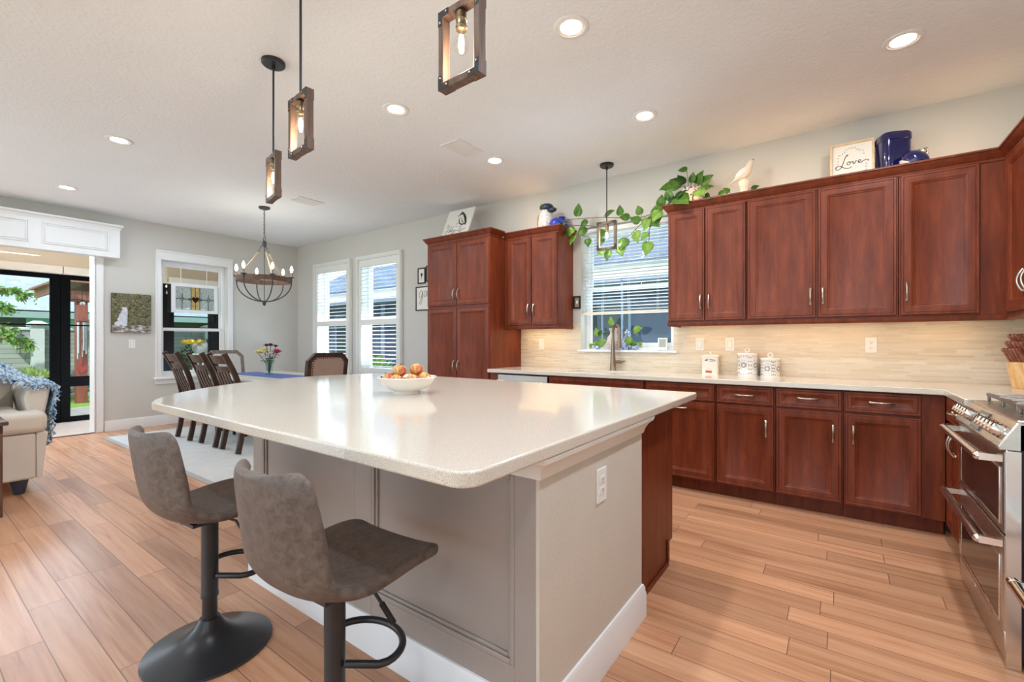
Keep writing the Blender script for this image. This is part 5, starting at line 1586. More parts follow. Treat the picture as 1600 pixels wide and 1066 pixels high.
strokes('lettering', [[(0.16, 0.30), (0.10, 0.34), (0.04, 0.27), (0.05, 0.17), (0.11, 0.17), (0.165, 0.30), (0.14, 0.10), (0.09, -0.02), (0.05, 0.02), (0.13, 0.15), (0.20, 0.20)],
                      [(0.33, 0.29), (0.27, 0.33), (0.22, 0.26), (0.225, 0.18), (0.28, 0.18), (0.335, 0.31), (0.325, 0.19), (0.37, 0.19)]], 0.0023, 'blackink', pr, -0.0105, 0.52, 0.05, 0.10)
t = thing('picture_frame', 'tiny black framed picture between the small wall cabinet and the window', 'picture frame', (-2.338, WY - 0.001, 1.56))
pr = pic_frame(t, 0.085, 0.135, 0.015, 0.016, 'black', 'slot')
g = G(); g.ball((0.042, -0.009, 0.07), 0.013, 8, 6, (1, 0.06, 1.6)); build('drawing', g, 'paper', pr)

# bird canvas on the pantry
t = thing('bird_canvas', 'white canvas with an ink drawing of a bird, leaning on top of the pantry', 'picture', (-3.93, 3.93, 2.369), 0)
bl_ = Matrix.Translation((0, 0.0, 0)) @ Matrix.Rotation(R(-24), 4, 'X')
def tl(g): g.b.transform(bl_); return g
build('canvas', tl(G().box(0, 0.42, 0, 0.018, 0.003, 0.49)), 'canvas', t, bevel=0.003)
g = G()
g.b.transform(Matrix.Identity(4)); g.tube([(0.205, -0.001, 0.395), (0.245, -0.001, 0.425), (0.275, -0.001, 0.40), (0.315, -0.001, 0.345), (0.345, -0.001, 0.275), (0.35, -0.001, 0.235)], [0.004, 0.016, 0.014, 0.016, 0.012, 0.004], 8); g.tube([(0.225, -0.001, 0.37), (0.222, -0.001, 0.32), (0.245, -0.001, 0.275), (0.29, -0.001, 0.25), (0.34, -0.001, 0.255)], [0.003, 0.005, 0.007, 0.009, 0.006], 8); g.tube([(0.205, -0.001, 0.395), (0.18, -0.001, 0.385)], [0.006, 0.002], 6); g.tube([(0.262, -0.001, 0.345), (0.275, -0.001, 0.30), (0.315, -0.001, 0.275)], [0.003, 0.006, 0.003], 6)
build('bird_drawing', tl(g), 'blackink', t)
random.seed(11); g = G()
g.tube([(0.10, -0.001, 0.17), (0.20, -0.001, 0.18), (0.29, -0.001, 0.155), (0.37, -0.001, 0.19)], 0.0045, 5); g.tube([(0.2, -0.001, 0.18), (0.17, -0.001, 0.11), (0.15, -0.001, 0.07)], 0.004, 5); g.tube([(0.29, -0.001, 0.155), (0.33, -0.001, 0.12)], 0.004, 5)
g.tube([(0.27, -0.001, 0.24), (0.27, -0.001, 0.17)], 0.003, 5); g.tube([(0.29, -0.001, 0.24), (0.295, -0.001, 0.165)], 0.003, 5)
for k in range(26):
    x, z = random.uniform(0.05, 0.20), random.uniform(0.07, 0.26)
    a = random.uniform(0.4, 1.4)
    g.tube([(x, -0.001, z), (x + 0.018 * math.cos(a), -0.001, z + 0.02 * math.sin(a)), (x + 0.03 * math.cos(a), -0.001, z + 0.033 * math.sin(a))], [0.001, 0.005, 0.001], 5)
build('branch_drawing', tl(g), 'greyink', t)

# ---------------------------------------------------------------- things above the cabinets
TOP = 2.361
t = thing('speckled_urn', 'white speckled urn with a dark navy cap on the small wall cabinet', 'urn', (-2.565, 4.20, TOP))
g = G(); g.lathe([(0, 0), (0.06, 0), (0.082, 0.06), (0.088, 0.12), (0.08, 0.2), (0.06, 0.27), (0.045, 0.30), (0, 0.30)], 24); build('body', g, 'speckle', t)
g = G(); g.ball((0.01, -0.01, 0.285), 0.075, 16, 10, (1.05, 0.95, 0.62)); g.ball((0.085, -0.03, 0.245), 0.045, 12, 8, (1.35, 0.8, 0.6)); build('cap', g, 'slate', t)
g = G(); g.tube([(-0.06, 0.0, 0.27), (-0.105, 0.0, 0.20), (-0.112, 0.0, 0.12), (-0.09, 0.0, 0.04)], 0.009, 8); build('handle', g, 'linen', t)
t = thing('blue_glass_vase', 'round royal blue glass vase nearest the window end of the small cabinet', 'vase', (-2.425, 4.29, TOP))
g = G(); g.lathe([(0, 0), (0.045, 0), (0.07, 0.04), (0.078, 0.09), (0.062, 0.145), (0.035, 0.17), (0.04, 0.185), (0.034, 0.185), (0.03, 0.168), (0, 0.16)], 24); build('body', g, 'royal', t)
t = thing('blue_glass_float', 'royal blue glass ball resting beside the speckled urn', 'glass ball', (-2.405, 4.14, TOP))
g = G(); g.ball((0, 0, 0.072), 0.072, 22, 14); build('body', g, 'royal', t)
g = G(); g.cyl((0, 0, 0.140), 0.012, 0.008, 12); build('seal', g, 'royal', t)

t = thing('framed_sign', 'pale wood framed sign reading Love on top of the wall cabinets', 'sign', (-0.055, 4.235, TOP), R(0))
bl_ = Matrix.Rotation(R(-9), 4, 'X')
g = G(); g.frame(0, 0.27, 0.002, 0.35, 0.016, -0.022, 0.0); build('frame', tl(g), 'maple', t, bevel=0.002)
g = G(); g.box(0.016, 0.254, -0.010, -0.002, 0.018, 0.334); pr = build('print', tl(g), 'paper', t)
LOVE = [[(0.60, 0.93), (0.66, 1.0), (0.58, 0.98), (0.48, 0.72), (0.38, 0.38), (0.22, 0.16), (0.08, 0.20), (0.10, 0.34), (0.26, 0.40), (0.46, 0.24), (0.66, 0.16), (0.84, 0.24)],
        [(0.72, 0.56), (0.62, 0.52), (0.62, 0.40), (0.72, 0.38), (0.76, 0.50), (0.68, 0.57), (0.80, 0.53), (0.90, 0.54)], [(0.90, 0.54), (0.90, 0.40), (0.98, 0.42), (1.02, 0.56), (1.10, 0.52)],
        [(1.14, 0.44), (1.22, 0.48), (1.24, 0.56), (1.16, 0.56), (1.14, 0.44), (1.24, 0.38), (1.38, 0.48), (1.54, 0.52), (1.62, 0.44)]]
bg_ = strokes('lettering', LOVE, 0.0024, 'blackink', pr, -0.0105, 0.128, 0.028, 0.125); bg_.data.transform(bl_)
g = G(); random.seed(4)
for k in range(34):
    a = 2 * PI * k / 34
    if 0.15 < (a % (PI)) < 0.5: continue
    x, z = 0.135 + 0.092 * math.cos(a), 0.176 + 0.125 * math.sin(a)
    b = a + PI / 2 + random.choice((-0.7, 0.7))
    g.tube([(x, -0.0105, z), (x + 0.008 * math.cos(b), -0.0105, z + 0.008 * math.sin(b)), (x + 0.016 * math.cos(b), -0.0105, z + 0.016 * math.sin(b))], [0.0008, 0.0028, 0.0006], 5)
build('leaf_wreath', tl(g), 'greyink', pr)

t = thing('cobalt_canister', 'tall glossy cobalt blue canister on the wall cabinets', 'canister', (0.318, 4.265, TOP), R(22))
def rr_ring(w, d, r, z, n=6):
    out = []
    for cx, cy, a0 in ((w - r, d - r, 0), (-w + r, d - r, 90), (-w + r, -d + r, 180), (w - r, -d + r, 270)):
        for k in range(n + 1):
            a = R(a0 + 90 * k / n); out.append((cx + r * math.cos(a), cy + r * math.sin(a), z))
    return out
g = G(); g.loft([rr_ring(0.085, 0.075, 0.045, 0.0), rr_ring(0.088, 0.078, 0.045, 0.02), rr_ring(0.088, 0.078, 0.045, 0.275)]); build('body', g, 'cobalt', t)
g = G(); g.loft([rr_ring(0.092, 0.082, 0.046, 0.276), rr_ring(0.092, 0.082, 0.046, 0.318), rr_ring(0.082, 0.072, 0.042, 0.334), rr_ring(0.05, 0.045, 0.03, 0.340)]); build('lid', g, 'cobalt', t, bevel=0.004)
t = thing('cobalt_jar', 'squat cobalt blue jar with a silver knob, lying beside the blue canister', 'jar', (0.425, 4.135, TOP))
mx = Matrix.Translation((0, 0, 0.078)) @ Matrix.Rotation(R(38), 4, 'Y')
g = G(); g.lathe([(0, -0.062), (0.05, -0.062), (0.072, -0.04), (0.084, 0.0), (0.078, 0.03), (0.05, 0.055), (0.03, 0.06), (0, 0.06)], 26, mx=mx); build('body', g, 'cobalt', t)
g = G(); g.lathe([(0, 0.058), (0.032, 0.058), (0.032, 0.072), (0.02, 0.078), (0, 0.078)], 18, mx=mx); g.lathe([(0, 0.076), (0.008, 0.08), (0.014, 0.09), (0.008, 0.1), (0, 0.101)], 12, mx=mx); build('knob_lid', g, 'steel2', t)
g = G(); g.lathe([(0.05, -0.064), (0.073, -0.044), (0.076, -0.038), (0.05, -0.060)], 26, mx=mx); build('rim', g, 'ceramic', t)

# white bird figurine: plump body, head, folded wing, long tail, on a turned pedestal
t = thing('bird_figurine', 'white ceramic bird perched on a pedestal above the wall cabinets', 'figurine', (-0.645, 4.22, TOP), R(8))
g = G(); g.lathe([(0, 0), (0.042, 0), (0.044, 0.02), (0.034, 0.035), (0.03, 0.155), (0.036, 0.17), (0.043, 0.185), (0.045, 0.215), (0.03, 0.236), (0, 0.24)], 20); build('pedestal', g, 'ceramic', t)
g = G()
rings = []
spine = [(-0.135, 0.145, 0.006, 0.003), (-0.10, 0.17, 0.016, 0.006), (-0.065, 0.195, 0.026, 0.018), (-0.03, 0.215, 0.04, 0.036), (0.005, 0.24, 0.047, 0.046), (0.032, 0.268, 0.044, 0.042), (0.045, 0.298, 0.034, 0.032), (0.053, 0.322, 0.03, 0.029), (0.063, 0.342, 0.024, 0.024), (0.073, 0.353, 0.011, 0.011), (0.077, 0.357, 0.003, 0.003)]
for i, (x, z, ry, rz2) in enumerate(spine):
    a = spine[max(i - 1, 0)]; b = spine[min(i + 1, len(spine) - 1)]
    d = Vector((b[0] - a[0], 0, b[1] - a[1])).normalized(); nx = Vector((-d.z, 0, d.x))
    rings.append([tuple(Vector((x, 0, z)) + Vector((0, 1, 0)) * (ry * math.cos(q)) + nx * (rz2 * math.sin(q))) for q in [2 * PI * k / 14 for k in range(14)]])
g.loft(rings); build('body', g, 'ceramic', t)
for s in (-1, 1):
    g = G(); g.ball((0, 0, 0), 0.05, 14, 8, (1.25, 0.22, 0.55)); g.b.transform(Matrix.Translation((-0.022, s * 0.040, 0.236)) @ Matrix.Rotation(R(-40), 4, 'Y')); build('wing', g, 'porcelain', t)
g = G(); g.lathe([(0.0115, 0), (0.006, 0.012), (0, 0.022)], 10, mx=Matrix.Translation((0.070, 0, 0.348)) @ Matrix.Rotation(R(62), 4, 'Y')); build('beak', g, 'wood_dark', t)
for s in (-1, 1):
    g = G(); g.ball((0.062, s * 0.022, 0.335), 0.0035, 8, 6); build('eye', g, 'black', t)
for ch in t.children:
    if ch.name.split('.')[0] != 'pedestal': ch.scale = (0.86, 1.0, 0.9); ch.location = (0, 0, 0.036)
    else: ch.scale = (0.95, 0.95, 0.85)

# ---------------------------------------------------------------- trailing pothos
t = thing('potted_pothos', 'pothos vine in a dark patterned white pot trailing across the window top', 'plant', (-1.075, 4.215, TOP))
g = G(); g.lathe([(0, 0.0), (0.055, 0), (0.066, 0.03), (0.078, 0.10), (0.083, 0.19), (0.086, 0.2), (0.08, 0.2), (0.074, 0.17), (0, 0.165)], 26); build('pot', g, 'floralpot', t)
g = G(); g.cyl((0, 0, 0.166), 0.073, 0.006, 20); build('soil', g, 'wood_dark', t)
O = Vector((-1.075, 4.215, TOP))
def L3(p): return tuple(Vector(p) - O)
random.seed(21)
def spline3(P, n=8):
    out = []; Q = [Vector(P[0])] + [Vector(p) for p in P] + [Vector(P[-1])]
    for i in range(1, len(Q) - 2):
        for k in range(n):
            q = k / n
            out.append(0.5 * ((2 * Q[i]) + (-Q[i - 1] + Q[i + 1]) * q + (2 * Q[i - 1] - 5 * Q[i] + 4 * Q[i + 1] - Q[i + 2]) * q * q + (-Q[i - 1] + 3 * Q[i] - 3 * Q[i + 1] + Q[i + 2]) * q ** 3))
    out.append(Vector(P[-1])); return out
vines = [
    [(-1.10, 4.20, 2.54), (-1.17, 4.12, 2.47), (-1.26, 4.11, 2.42), (-1.40, 4.14, 2.37), (-1.52, 4.17, 2.30), (-1.62, 4.17, 2.22), (-1.74, 4.16, 2.15), (-1.86, 4.2, 2.12)],
    [(-1.12, 4.19, 2.55), (-1.22, 4.13, 2.45), (-1.35, 4.15, 2.40), (-1.48, 4.19, 2.38), (-1.62, 4.24, 2.40), (-1.78, 4.26, 2.43), (-1.95, 4.25, 2.46), (-2.12, 4.22, 2.47), (-2.28, 4.2, 2.48), (-2.36, 4.17, 2.46)],
    [(-2.36, 4.17, 2.46), (-2.25, 4.22, 2.42), (-2.10, 4.26, 2.40), (-1.98, 4.27, 2.36), (-1.92, 4.26, 2.27)],
    [(-2.34, 4.17, 2.44), (-2.30, 4.2, 2.38), (-2.20, 4.24, 2.32), (-2.08, 4.26, 2.28)],
    [(-1.10, 4.19, 2.55), (-1.20, 4.11, 2.46), (-1.32, 4.09, 2.38), (-1.40, 4.11, 2.28), (-1.42, 4.14, 2.15)],
    [(-1.03, 4.19, 2.55), (-0.97, 4.10, 2.47), (-0.93, 4.10, 2.43), (-0.84, 4.12, 2.42), (-0.72, 4.1, 2.415), (-0.6, 4.12, 2.43)],
]
g = G()
paths = [spline3(v) for v in vines]
for p in paths: g.tube([L3(q) for q in p], 0.0042, 6)
build('vines', g, 'stem', t)
CAMP = Vector((0, 0, CAM_H))
def leaf_at(p, L, W, mat, toward, tilt=0.0, petiole=None):
    """a leaf whose face looks roughly into the room"""
    p = Vector(p)
    g = G()
    face = Vector((random.uniform(-.35, .35), -1.0, random.uniform(0.1, 0.7)))
    if petiole is not None:
        q = Vector(petiole); m = (p + q) / 2 + Vector((0, 0, 0.012))
        g.mi = 1; g.tube([L3(q), L3(m), L3(p)], 0.0022, 5); g.mi = 0
    leaf(g, L3(p), toward, face, L, W, 0.12)
    return build('leaf', g, [mat, 'stem'], t, solid=0.0012)
# leaves along the vines
def along(k, u):
    P = paths[k]; return P[min(int(u * (len(P) - 1)), len(P) - 1)]
spec = [(0, .22, .10, 'leaf', (-0.3, -.2, 1)), (0, .30, .11, 'leaf', (-1, -.3, -.3)), (0, .38, .13, 'leaf', (.2, -.5, -1)), (0, .46, .12, 'leaf_pale', (-.3, -.4, -1)), (0, .55, .10, 'leaf', (-.8, -.2, .4)),
        (0, .64, .12, 'leaf_pale', (.2, -.3, -1)), (0, .74, .13, 'leaf', (-.5, -.3, -.9)), (0, .84, .12, 'leaf_pale', (.4, -.3, -1)), (0, .95, .11, 'leaf', (-.2, -.3, -1)), (0, 1.0, .09, 'leaf_pale', (-1, -.2, -.4)),
        (1, .20, .10, 'leaf', (.2, -.3, 1)), (1, .28, .12, 'leaf', (.1, -.5, -1)), (1, .37, .09, 'leaf', (-.3, -.2, 1)), (1, .45, .10, 'leaf', (-1, -.3, .2)), (1, .53, .10, 'leaf', (-.1, -.2, 1)), (1, .66, .11, 'leaf', (1, -.2, .4)),
        (1, .75, .10, 'leaf', (-.6, -.3, -.8)), (1, .83, .13, 'leaf', (.05, -.2, 1)), (1, .95, .10, 'leaf_pale', (-.3, -.5, -.6)),
        (2, .25, .10, 'leaf_pale', (-.2, -.4, -1)), (2, .5, .12, 'leaf', (-.7, -.3, -.7)), (2, .75, .10, 'leaf', (.5, -.3, -.9)), (2, 1., .10, 'leaf', (-.5, -.3, -.9)),
        (3, .3, .09, 'leaf_dark', (-.4, -.4, -.8)), (3, .6, .11, 'leaf_pale', (-.4, -.4, -1)), (3, .95, .09, 'leaf', (.2, -.3, -1)),
        (4, .45, .12, 'leaf_pale', (-.4, -.4, -.8)), (4, .68, .10, 'leaf', (.6, -.4, -.7)), (4, .85, .09, 'leaf_pale', (-.5, -.3, -.7)), (4, 1., .13, 'leaf_pale', (-.1, -.3, -1)),
        (5, .35, .10, 'leaf_dark', (.5, -.6, -.3)), (5, .62, .07, 'leaf', (.8, -.2, .5)), (5, .8, .06, 'leaf', (-.6, -.2, .7)), (5, 1., .06, 'leaf_dark', (1, -.2, .3))]
for k, u, L_f, m, d in spec:
    q = along(k, u); dd = Vector(d).normalized()
    leaf_at(q + dd * 0.03, L_f, L_f * 0.86, m, dd, petiole=q)
# leaves rising from the pot
for (px, py, pz, L_f, m, d) in ((-1.16, 4.16, 2.60, .17, 'leaf', (-1, -.3, -.05)), (-1.14, 4.24, 2.63, .10, 'leaf_dark', (-.4, -.3, .8)), (-1.15, 4.22, 2.62, .12, 'leaf_dark', (-.7, -.3, .4)), (-1.07, 4.27, 2.64, .09, 'leaf', (.1, -.3, 1)),
                               (-1.03, 4.27, 2.62, .12, 'leaf', (.4, -.3, .7)), (-0.99, 4.25, 2.60, .12, 'leaf', (.8, -.2, .5)), (-1.11, 4.10, 2.52, .12, 'leaf_dark', (-.2, -.7, -.6)),
                               (-1.14, 4.05, 2.46, .18, 'leaf', (.65, -.6, -.5)), (-0.99, 4.09, 2.50, .13, 'leaf_pale', (.6, -.6, -.5)), (-1.18, 4.11, 2.49, .09, 'leaf_dark', (-.5, -.5, -.7)), (-0.95, 4.14, 2.52, .09, 'leaf', (1, -.2, .1)), (-1.10, 4.2, 2.74, .08, 'leaf', (-1, -.2, .1))):
    leaf_at((px, py, pz), L_f, L_f * 0.82, m, d, petiole=(-1.075 + (px + 1.075) * 0.3, 4.19, 2.545))
# a few cut leaves behind the urn
g = G(); g.tube([(-2.66, 4.25, TOP + 0.005), (-2.675, 4.25, TOP + 0.2), (-2.66, 4.25, TOP + 0.32)], 0.003, 5)
t = thing('leaf_cutting', 'single pale leaf cutting standing behind the speckled urn', 'leaf', (0, 0, 0))
O = Vector((0, 0, 0)); build('stem', g, 'stem', t)
leaf_at((-2.66, 4.25, TOP + 0.30), .07, .05, 'leaf_pale', (.1, -.2, 1))

# ---------------------------------------------------------------- window sill
SZ = 1.1185
t = thing('pitcher_vase', 'white patterned pitcher of pothos cuttings on the kitchen window sill', 'vase', (-1.89, 4.425, SZ))
g = G(); g.lathe([(0, 0), (0.05, 0), (0.07, 0.03), (0.078, 0.075), (0.062, 0.13), (0.036, 0.165), (0.036, 0.19), (0.05, 0.22), (0.044, 0.222), (0.03, 0.19), (0, 0.18)], 24); g.tube([(0.045, -0.01, 0.205), (0.085, -0.02, 0.17), (0.09, -0.02, 0.11), (0.07, -0.015, 0.07)], 0.008, 8); build('pitcher', g, 'speckle', t)
O = Vector((-1.89, 4.425, SZ))
for (dx, dy, dz, L_f, m, d) in ((-0.17, -.01, 0.15, .09, 'leaf_pale', (-.3, -.2, 1)), (-0.10, -.03, 0.11, .10, 'leaf_pale', (-.2, -.3, -.7)), (-0.02, 0, 0.25, .10, 'leaf_pale', (-.1, -.2, 1)), (0.22, -.01, 0.19, .11, 'leaf_pale', (.7, -.3, .25)), (0.17, -.02, 0.13, .10, 'leaf_pale', (.1, -.3, -.9)), (-0.15, -.02, 0.15, .07, 'leaf', (.5, -.3, .8))):
    leaf_at(O + Vector((dx, dy, dz)), L_f, L_f * .8, m, d, petiole=O + Vector((dx * 0.15, 0, 0.20)))
t = thing('blue_bottle_vase', 'blue and white glazed bottle vase beside the pitcher on the sill', 'vase', (-1.755, 4.455, SZ))
g = G(); g.lathe([(0, 0), (0.045, 0), (0.062, 0.04), (0.055, 0.09), (0.03, 0.135), (0.024, 0.15), (0.034, 0.165), (0.026, 0.19), (0.014, 0.2), (0, 0.2)], 22); build('body', g, 'delft', t)
g = G(); g.ball((0, 0, 0.206), 0.011, 10, 8); build('stopper', g, 'delft', t)
for i, (x, l) in enumerate(((-2.055, 'tiny blue and white bird ornament left of the faucet on the sill'), (-1.655, 'tiny blue and white bird ornament right of the pitcher on the sill'))):
    t = thing('bird_ornament', l, 'ornament', (x, 4.40, SZ), R(180 if i else 0) if False else R(10), 'sill ornaments')
    g = G(); g.ball((0, 0, 0.024), 0.024, 14, 9, (1.3, 0.9, 0.9)); g.tube([(-0.02, 0, 0.028), (-0.06, 0, 0.042)], [0.012, 0.005], 8); build('body', g, 'delft', t)
    g = G(); g.ball((0.024, 0, 0.048), 0.015, 12, 8); hd = build('head', g, 'delft', t)
    g = G(); g.lathe([(0.005, 0), (0, 0.012)], 8, mx=Matrix.Translation((0.037, 0, 0.048)) @ Matrix.Rotation(R(90), 4, 'Y')); build('beak', g, 'brass', hd)
for x, dx, l in ((-2.16, 1, 'pale trailing leaves lying at the left end of the window sill'), (-1.74, 1, 'pale trailing leaves lying on the sill below the blue bottle vase')):
    t = thing('leaf_sprig', l, 'leaves', (x, 4.44, SZ), 0, 'leaves on the sill'); O = Vector((x, 4.44, SZ))
    for q in range(4):
        leaf_at(O + Vector((q * 0.05, -0.02, 0.03 + 0.006 * q)), .07, .05, 'leaf_pale', (.6 - .4 * q, -.3, .3))
    g = G(); g.tube([(0, -0.015, 0.01), (0.08, -0.02, 0.025), (0.17, -0.02, 0.03)], 0.0025, 5); build('stem', g, 'stem', t)
t = thing('weather_display', 'small white digital weather display at the right end of the window sill', 'display', (-1.39, 4.425, SZ), R(8))
bl_ = Matrix.Rotation(R(-16), 4, 'X')
build('case', tl(G().box(-0.045, 0.045, -0.006, 0.012, 0.002, 0.125)), 'plate', t, bevel=0.003)
build('screen', tl(G().box(-0.032, 0.032, -0.0072, -0.006, 0.03, 0.112)), 'lcd', t)
g = G(); g.box(-0.02, 0.02, 0.02, 0.055, 0.0, 0.006); build('stand', g, 'plate', t)

# faucet
t = thing('kitchen_faucet', 'tall bronze pull-down kitchen faucet behind the sink', 'faucet', (-1.845, 4.305, CT), R(42))
g = G(); g.lathe([(0, 0), (0.034, 0), (0.034, 0.006), (0.030, 0.012), (0.028, 0.06), (0.023, 0.14), (0.018, 0.24), (0.015, 0.33), (0, 0.33)], 22); build('column', g, 'bronze', t)
g = G(); pts = [(0, 0, 0.32)] + [(0.02 * (1 - math.cos(a)), -0.055 + 0.055 * math.cos(a), 0.385 + 0.055 * math.sin(a)) for a in [PI * k / 12 for k in range(13)]]
pts = [(0, 0, 0.325), (0, 0, 0.37)] + [(0.03 * (1 - math.cos(a)) / 2, -0.05 * (1 - math.cos(a)), 0.37 + 0.085 * math.sin(a)) for a in [PI * k / 12 for k in range(1, 13)]]
g.tube(pts, 0.0135, 12); build('spout', g, 'bronze', t)
g = G(); e = pts[-1]; g.lathe([(0, 0.004), (0.015, 0.004), (0.016, -0.03), (0.021, -0.13), (0.021, -0.142), (0, -0.142)], 18, e); build('spray_head', g, 'bronze', t)
g = G(); g.tube([(0.02, -0.008, 0.085), (0.075, -0.012, 0.085)], 0.0165, 14); g.tube([(0.07, -0.012, 0.085), (0.088, -0.013, 0.085), (0.118, -0.015, 0.094)], [0.012, 0.008, 0.0055], 10); build('lever_handle', g, 'bronze', t)

# ---------------------------------------------------------------- counter items
t = thing('square_canister', 'cream square canister with a cat drawing and red mark on the counter', 'canister', (-0.925, 4.315, CT), R(5))
g = G(); g.loft([rr_ring(0.066, 0.066, 0.012, 0.0, 3), rr_ring(0.066, 0.066, 0.012, 0.152, 3)]); build('body', g, 'cream_tin', t)
g = G(); g.loft([rr_ring(0.071, 0.071, 0.014, 0.153, 3), rr_ring(0.071, 0.071, 0.014, 0.166, 3), rr_ring(0.035, 0.035, 0.01, 0.178, 3)]); g.ball((0, 0, 0.188), 0.013, 12, 8); build('lid', g, 'cream_tin', t)
g = G(); y = -0.0665
g.prism([(-0.045, 0.122), (-0.018, 0.12), (-0.018, 0.142), (-0.024, 0.136)], 'y', y, y + 0.0015)
g.tube([(-0.005, y, 0.128), (0.012, y, 0.136), (0.03, y, 0.13), (0.022, y, 0.118), (0.0, y, 0.112)], 0.002, 5); g.tube([(0.034, y, 0.132), (0.042, y, 0.12), (0.034, y, 0.116)], 0.0022, 5)
build('drawing', g, 'slot_dark', t)
g = G(); g.prism([(-0.034, 0.016), (0.016, 0.013), (0.018, 0.034), (-0.034, 0.036)], 'y', y, y + 0.0012); build('red_mark', g, 'redink', t)

def lattice_canister(label, x, y, r, h, big):
    t = thing('lattice_canister', label, 'canister', (x, y, CT), R(-12), 'lattice canisters')
    g = G(); g.lathe([(0, 0), (r, 0), (r + 0.002, 0.006), (r, 0.012), (r, h - 0.01), (r + 0.003, h - 0.004), (r + 0.003, h), (0, h)], 40); build('body', g, 'porcelain', t)
    g = G(); g.lathe([(0, h + 0.0005), (r + 0.002, h + 0.0005), (r - 0.004, h + 0.01), (0.012, h + 0.016), (0, h + 0.016)], 36); build('lid', g, 'porcelain', t)
    g = G(); zc = h + 0.034; g.tube([(0.018 * math.cos(a), 0, zc + 0.018 * math.sin(a)) for a in [2 * PI * q / 18 for q in range(18)]], 0.0042, 7, closed=True); build('ring_handle', g, 'porcelain', t)
    def petal(cen, zc, a, r0, r1, w):
        """one dark diamond-shaped opening lying on the cylinder wall"""
        pts = []
        for rad, ww in ((r0, 0), ((r0 + r1) / 2, w), (r1, 0), ((r0 + r1) / 2, -w)):
            u = rad * math.cos(a) - ww * math.sin(a); v = rad * math.sin(a) + ww * math.cos(a)
            pts.append((u, v))
        g.poly([((r + 0.0008) * math.sin(cen + u / r), -(r + 0.0008) * math.cos(cen + u / r), zc + v) for u, v in pts])
    g = G()
    for s in range(5):
        cen = 2 * PI * s / 5
        zc = h * 0.5 if big else h * 0.47
        for k in range(12): petal(cen, zc, 2 * PI * k / 12, 0.009, 0.027, 0.0034)
        for k in range(16): petal(cen, zc, 2 * PI * (k + .5) / 16, 0.035, 0.042, 0.0028)
        for zz in (h * 0.92, h * 0.08):
            for k in range(-2, 3): petal(cen, zz, PI / 2, -0.006 + 0.014 * k * 0, 0.006, 0.003) if k == 0 else petal(cen + k * 0.016 / r, zz, PI / 2, -0.006, 0.006, 0.003)
        cb = cen + PI / 5
        for j in range(5):
            for q in (-1, 0, 1):
                petal(cb + q * 0.011 / r, h * (0.14 + 0.18 * j), PI / 2 - q * 0.6, -0.008, 0.008, 0.0028)
    build('openings', g, 'slot_dark', t)['kind'] = 'stuff'
lattice_canister('taller white lattice canister on the counter, left of the pair', -0.633, 4.315, 0.078, 0.182, True)
lattice_canister('shorter white lattice canister on the counter, right of the pair', -0.462, 4.32, 0.073, 0.142, False)

# knife block
t = thing('knife_block', 'light wood knife block full of knives in the counter corner', 'knife block', (0.965, 4.10, CT), R(-66))
g = G(); g.prism([(-0.07, 0), (0.075, 0), (0.075, 0.05), (0.01, 0.215), (-0.10, 0.155)], 'x', -0.06, 0.06); build('block', g, 'wood_light', t, bevel=0.004)
dv = Vector((0, -0.48, 0.88)).normalized(); pv = Vector((0, 0.88, 0.48)).normalized()
base_ = Vector((0, -0.10, 0.155))
for r_ in range(3):
    for k in range(5):
        x = -0.045 + 0.0225 * k
        o = base_ + pv * (0.025 + 0.036 * r_) + Vector((x, 0, 0))
        L_ = 0.085 + 0.03 * r_
        g = G(); e = o + dv * L_
        sw = Vector((0.004 * (k - 2), 0, 0))
        ring = lambda c, a, b: [tuple(c + Vector((1, 0, 0)) * (a * math.cos(q)) + pv * (b * math.sin(q))) for q in [2 * PI * i / 10 for i in range(10)]]
        g.loft([ring(o - dv * 0.004, 0.006, 0.011), ring(o + dv * L_ * .3 + sw * .3, 0.0075, 0.0125), ring(o + dv * L_ * .75 + sw * .7, 0.007, 0.011), ring(e + sw, 0.0075, 0.014), ring(e + dv * 0.006 + sw, 0.004, 0.008)])
        kn = build('knife_handle', g, 'wood_knife', t)

# fruit bowl with apples
t = thing('fruit_bowl', 'white bowl with a blue rim band on the island top', 'bowl', (-1.955, 1.715, CT))
g = G(); g.lathe([(0, 0.002), (0.068, 0.0), (0.072, 0.01), (0.068, 0.014), (0.10, 0.028), (0.135, 0.056), (0.158, 0.088), (0.166, 0.091), (0.163, 0.095), (0.152, 0.092), (0.13, 0.064), (0.095, 0.036), (0.05, 0.022), (0, 0.02)], 48); build('bowl', g, 'porcelain', t)
g = G()
for k in range(3):
    g.lathe([(0.141, 0.0805), (0.1525, 0.0935), (0.150, 0.0925), (0.1405, 0.082)], 8, a0=R(180 + 100 * k), a1=R(215 + 100 * k))
build('rim_decoration', g, 'cobalt', t)
def apple_mesh(r=0.038):
    g = G(); pr = []
    for i in range(15):
        a = PI * i / 14; q = math.sin(a)
        rr = r * (q ** 0.85) * (1 + 0.06 * math.cos(a)); z = -r * 0.92 * math.cos(a)
        if a > 2.3: z -= r * 0.5 * ((a - 2.3) / (PI - 2.3)) ** 2
        if a < 0.5: z += r * 0.14 * (1 - a / 0.5)
        pr.append((rr if 0 < i < 14 else 0, z))
    g.lathe(pr, 22); return g
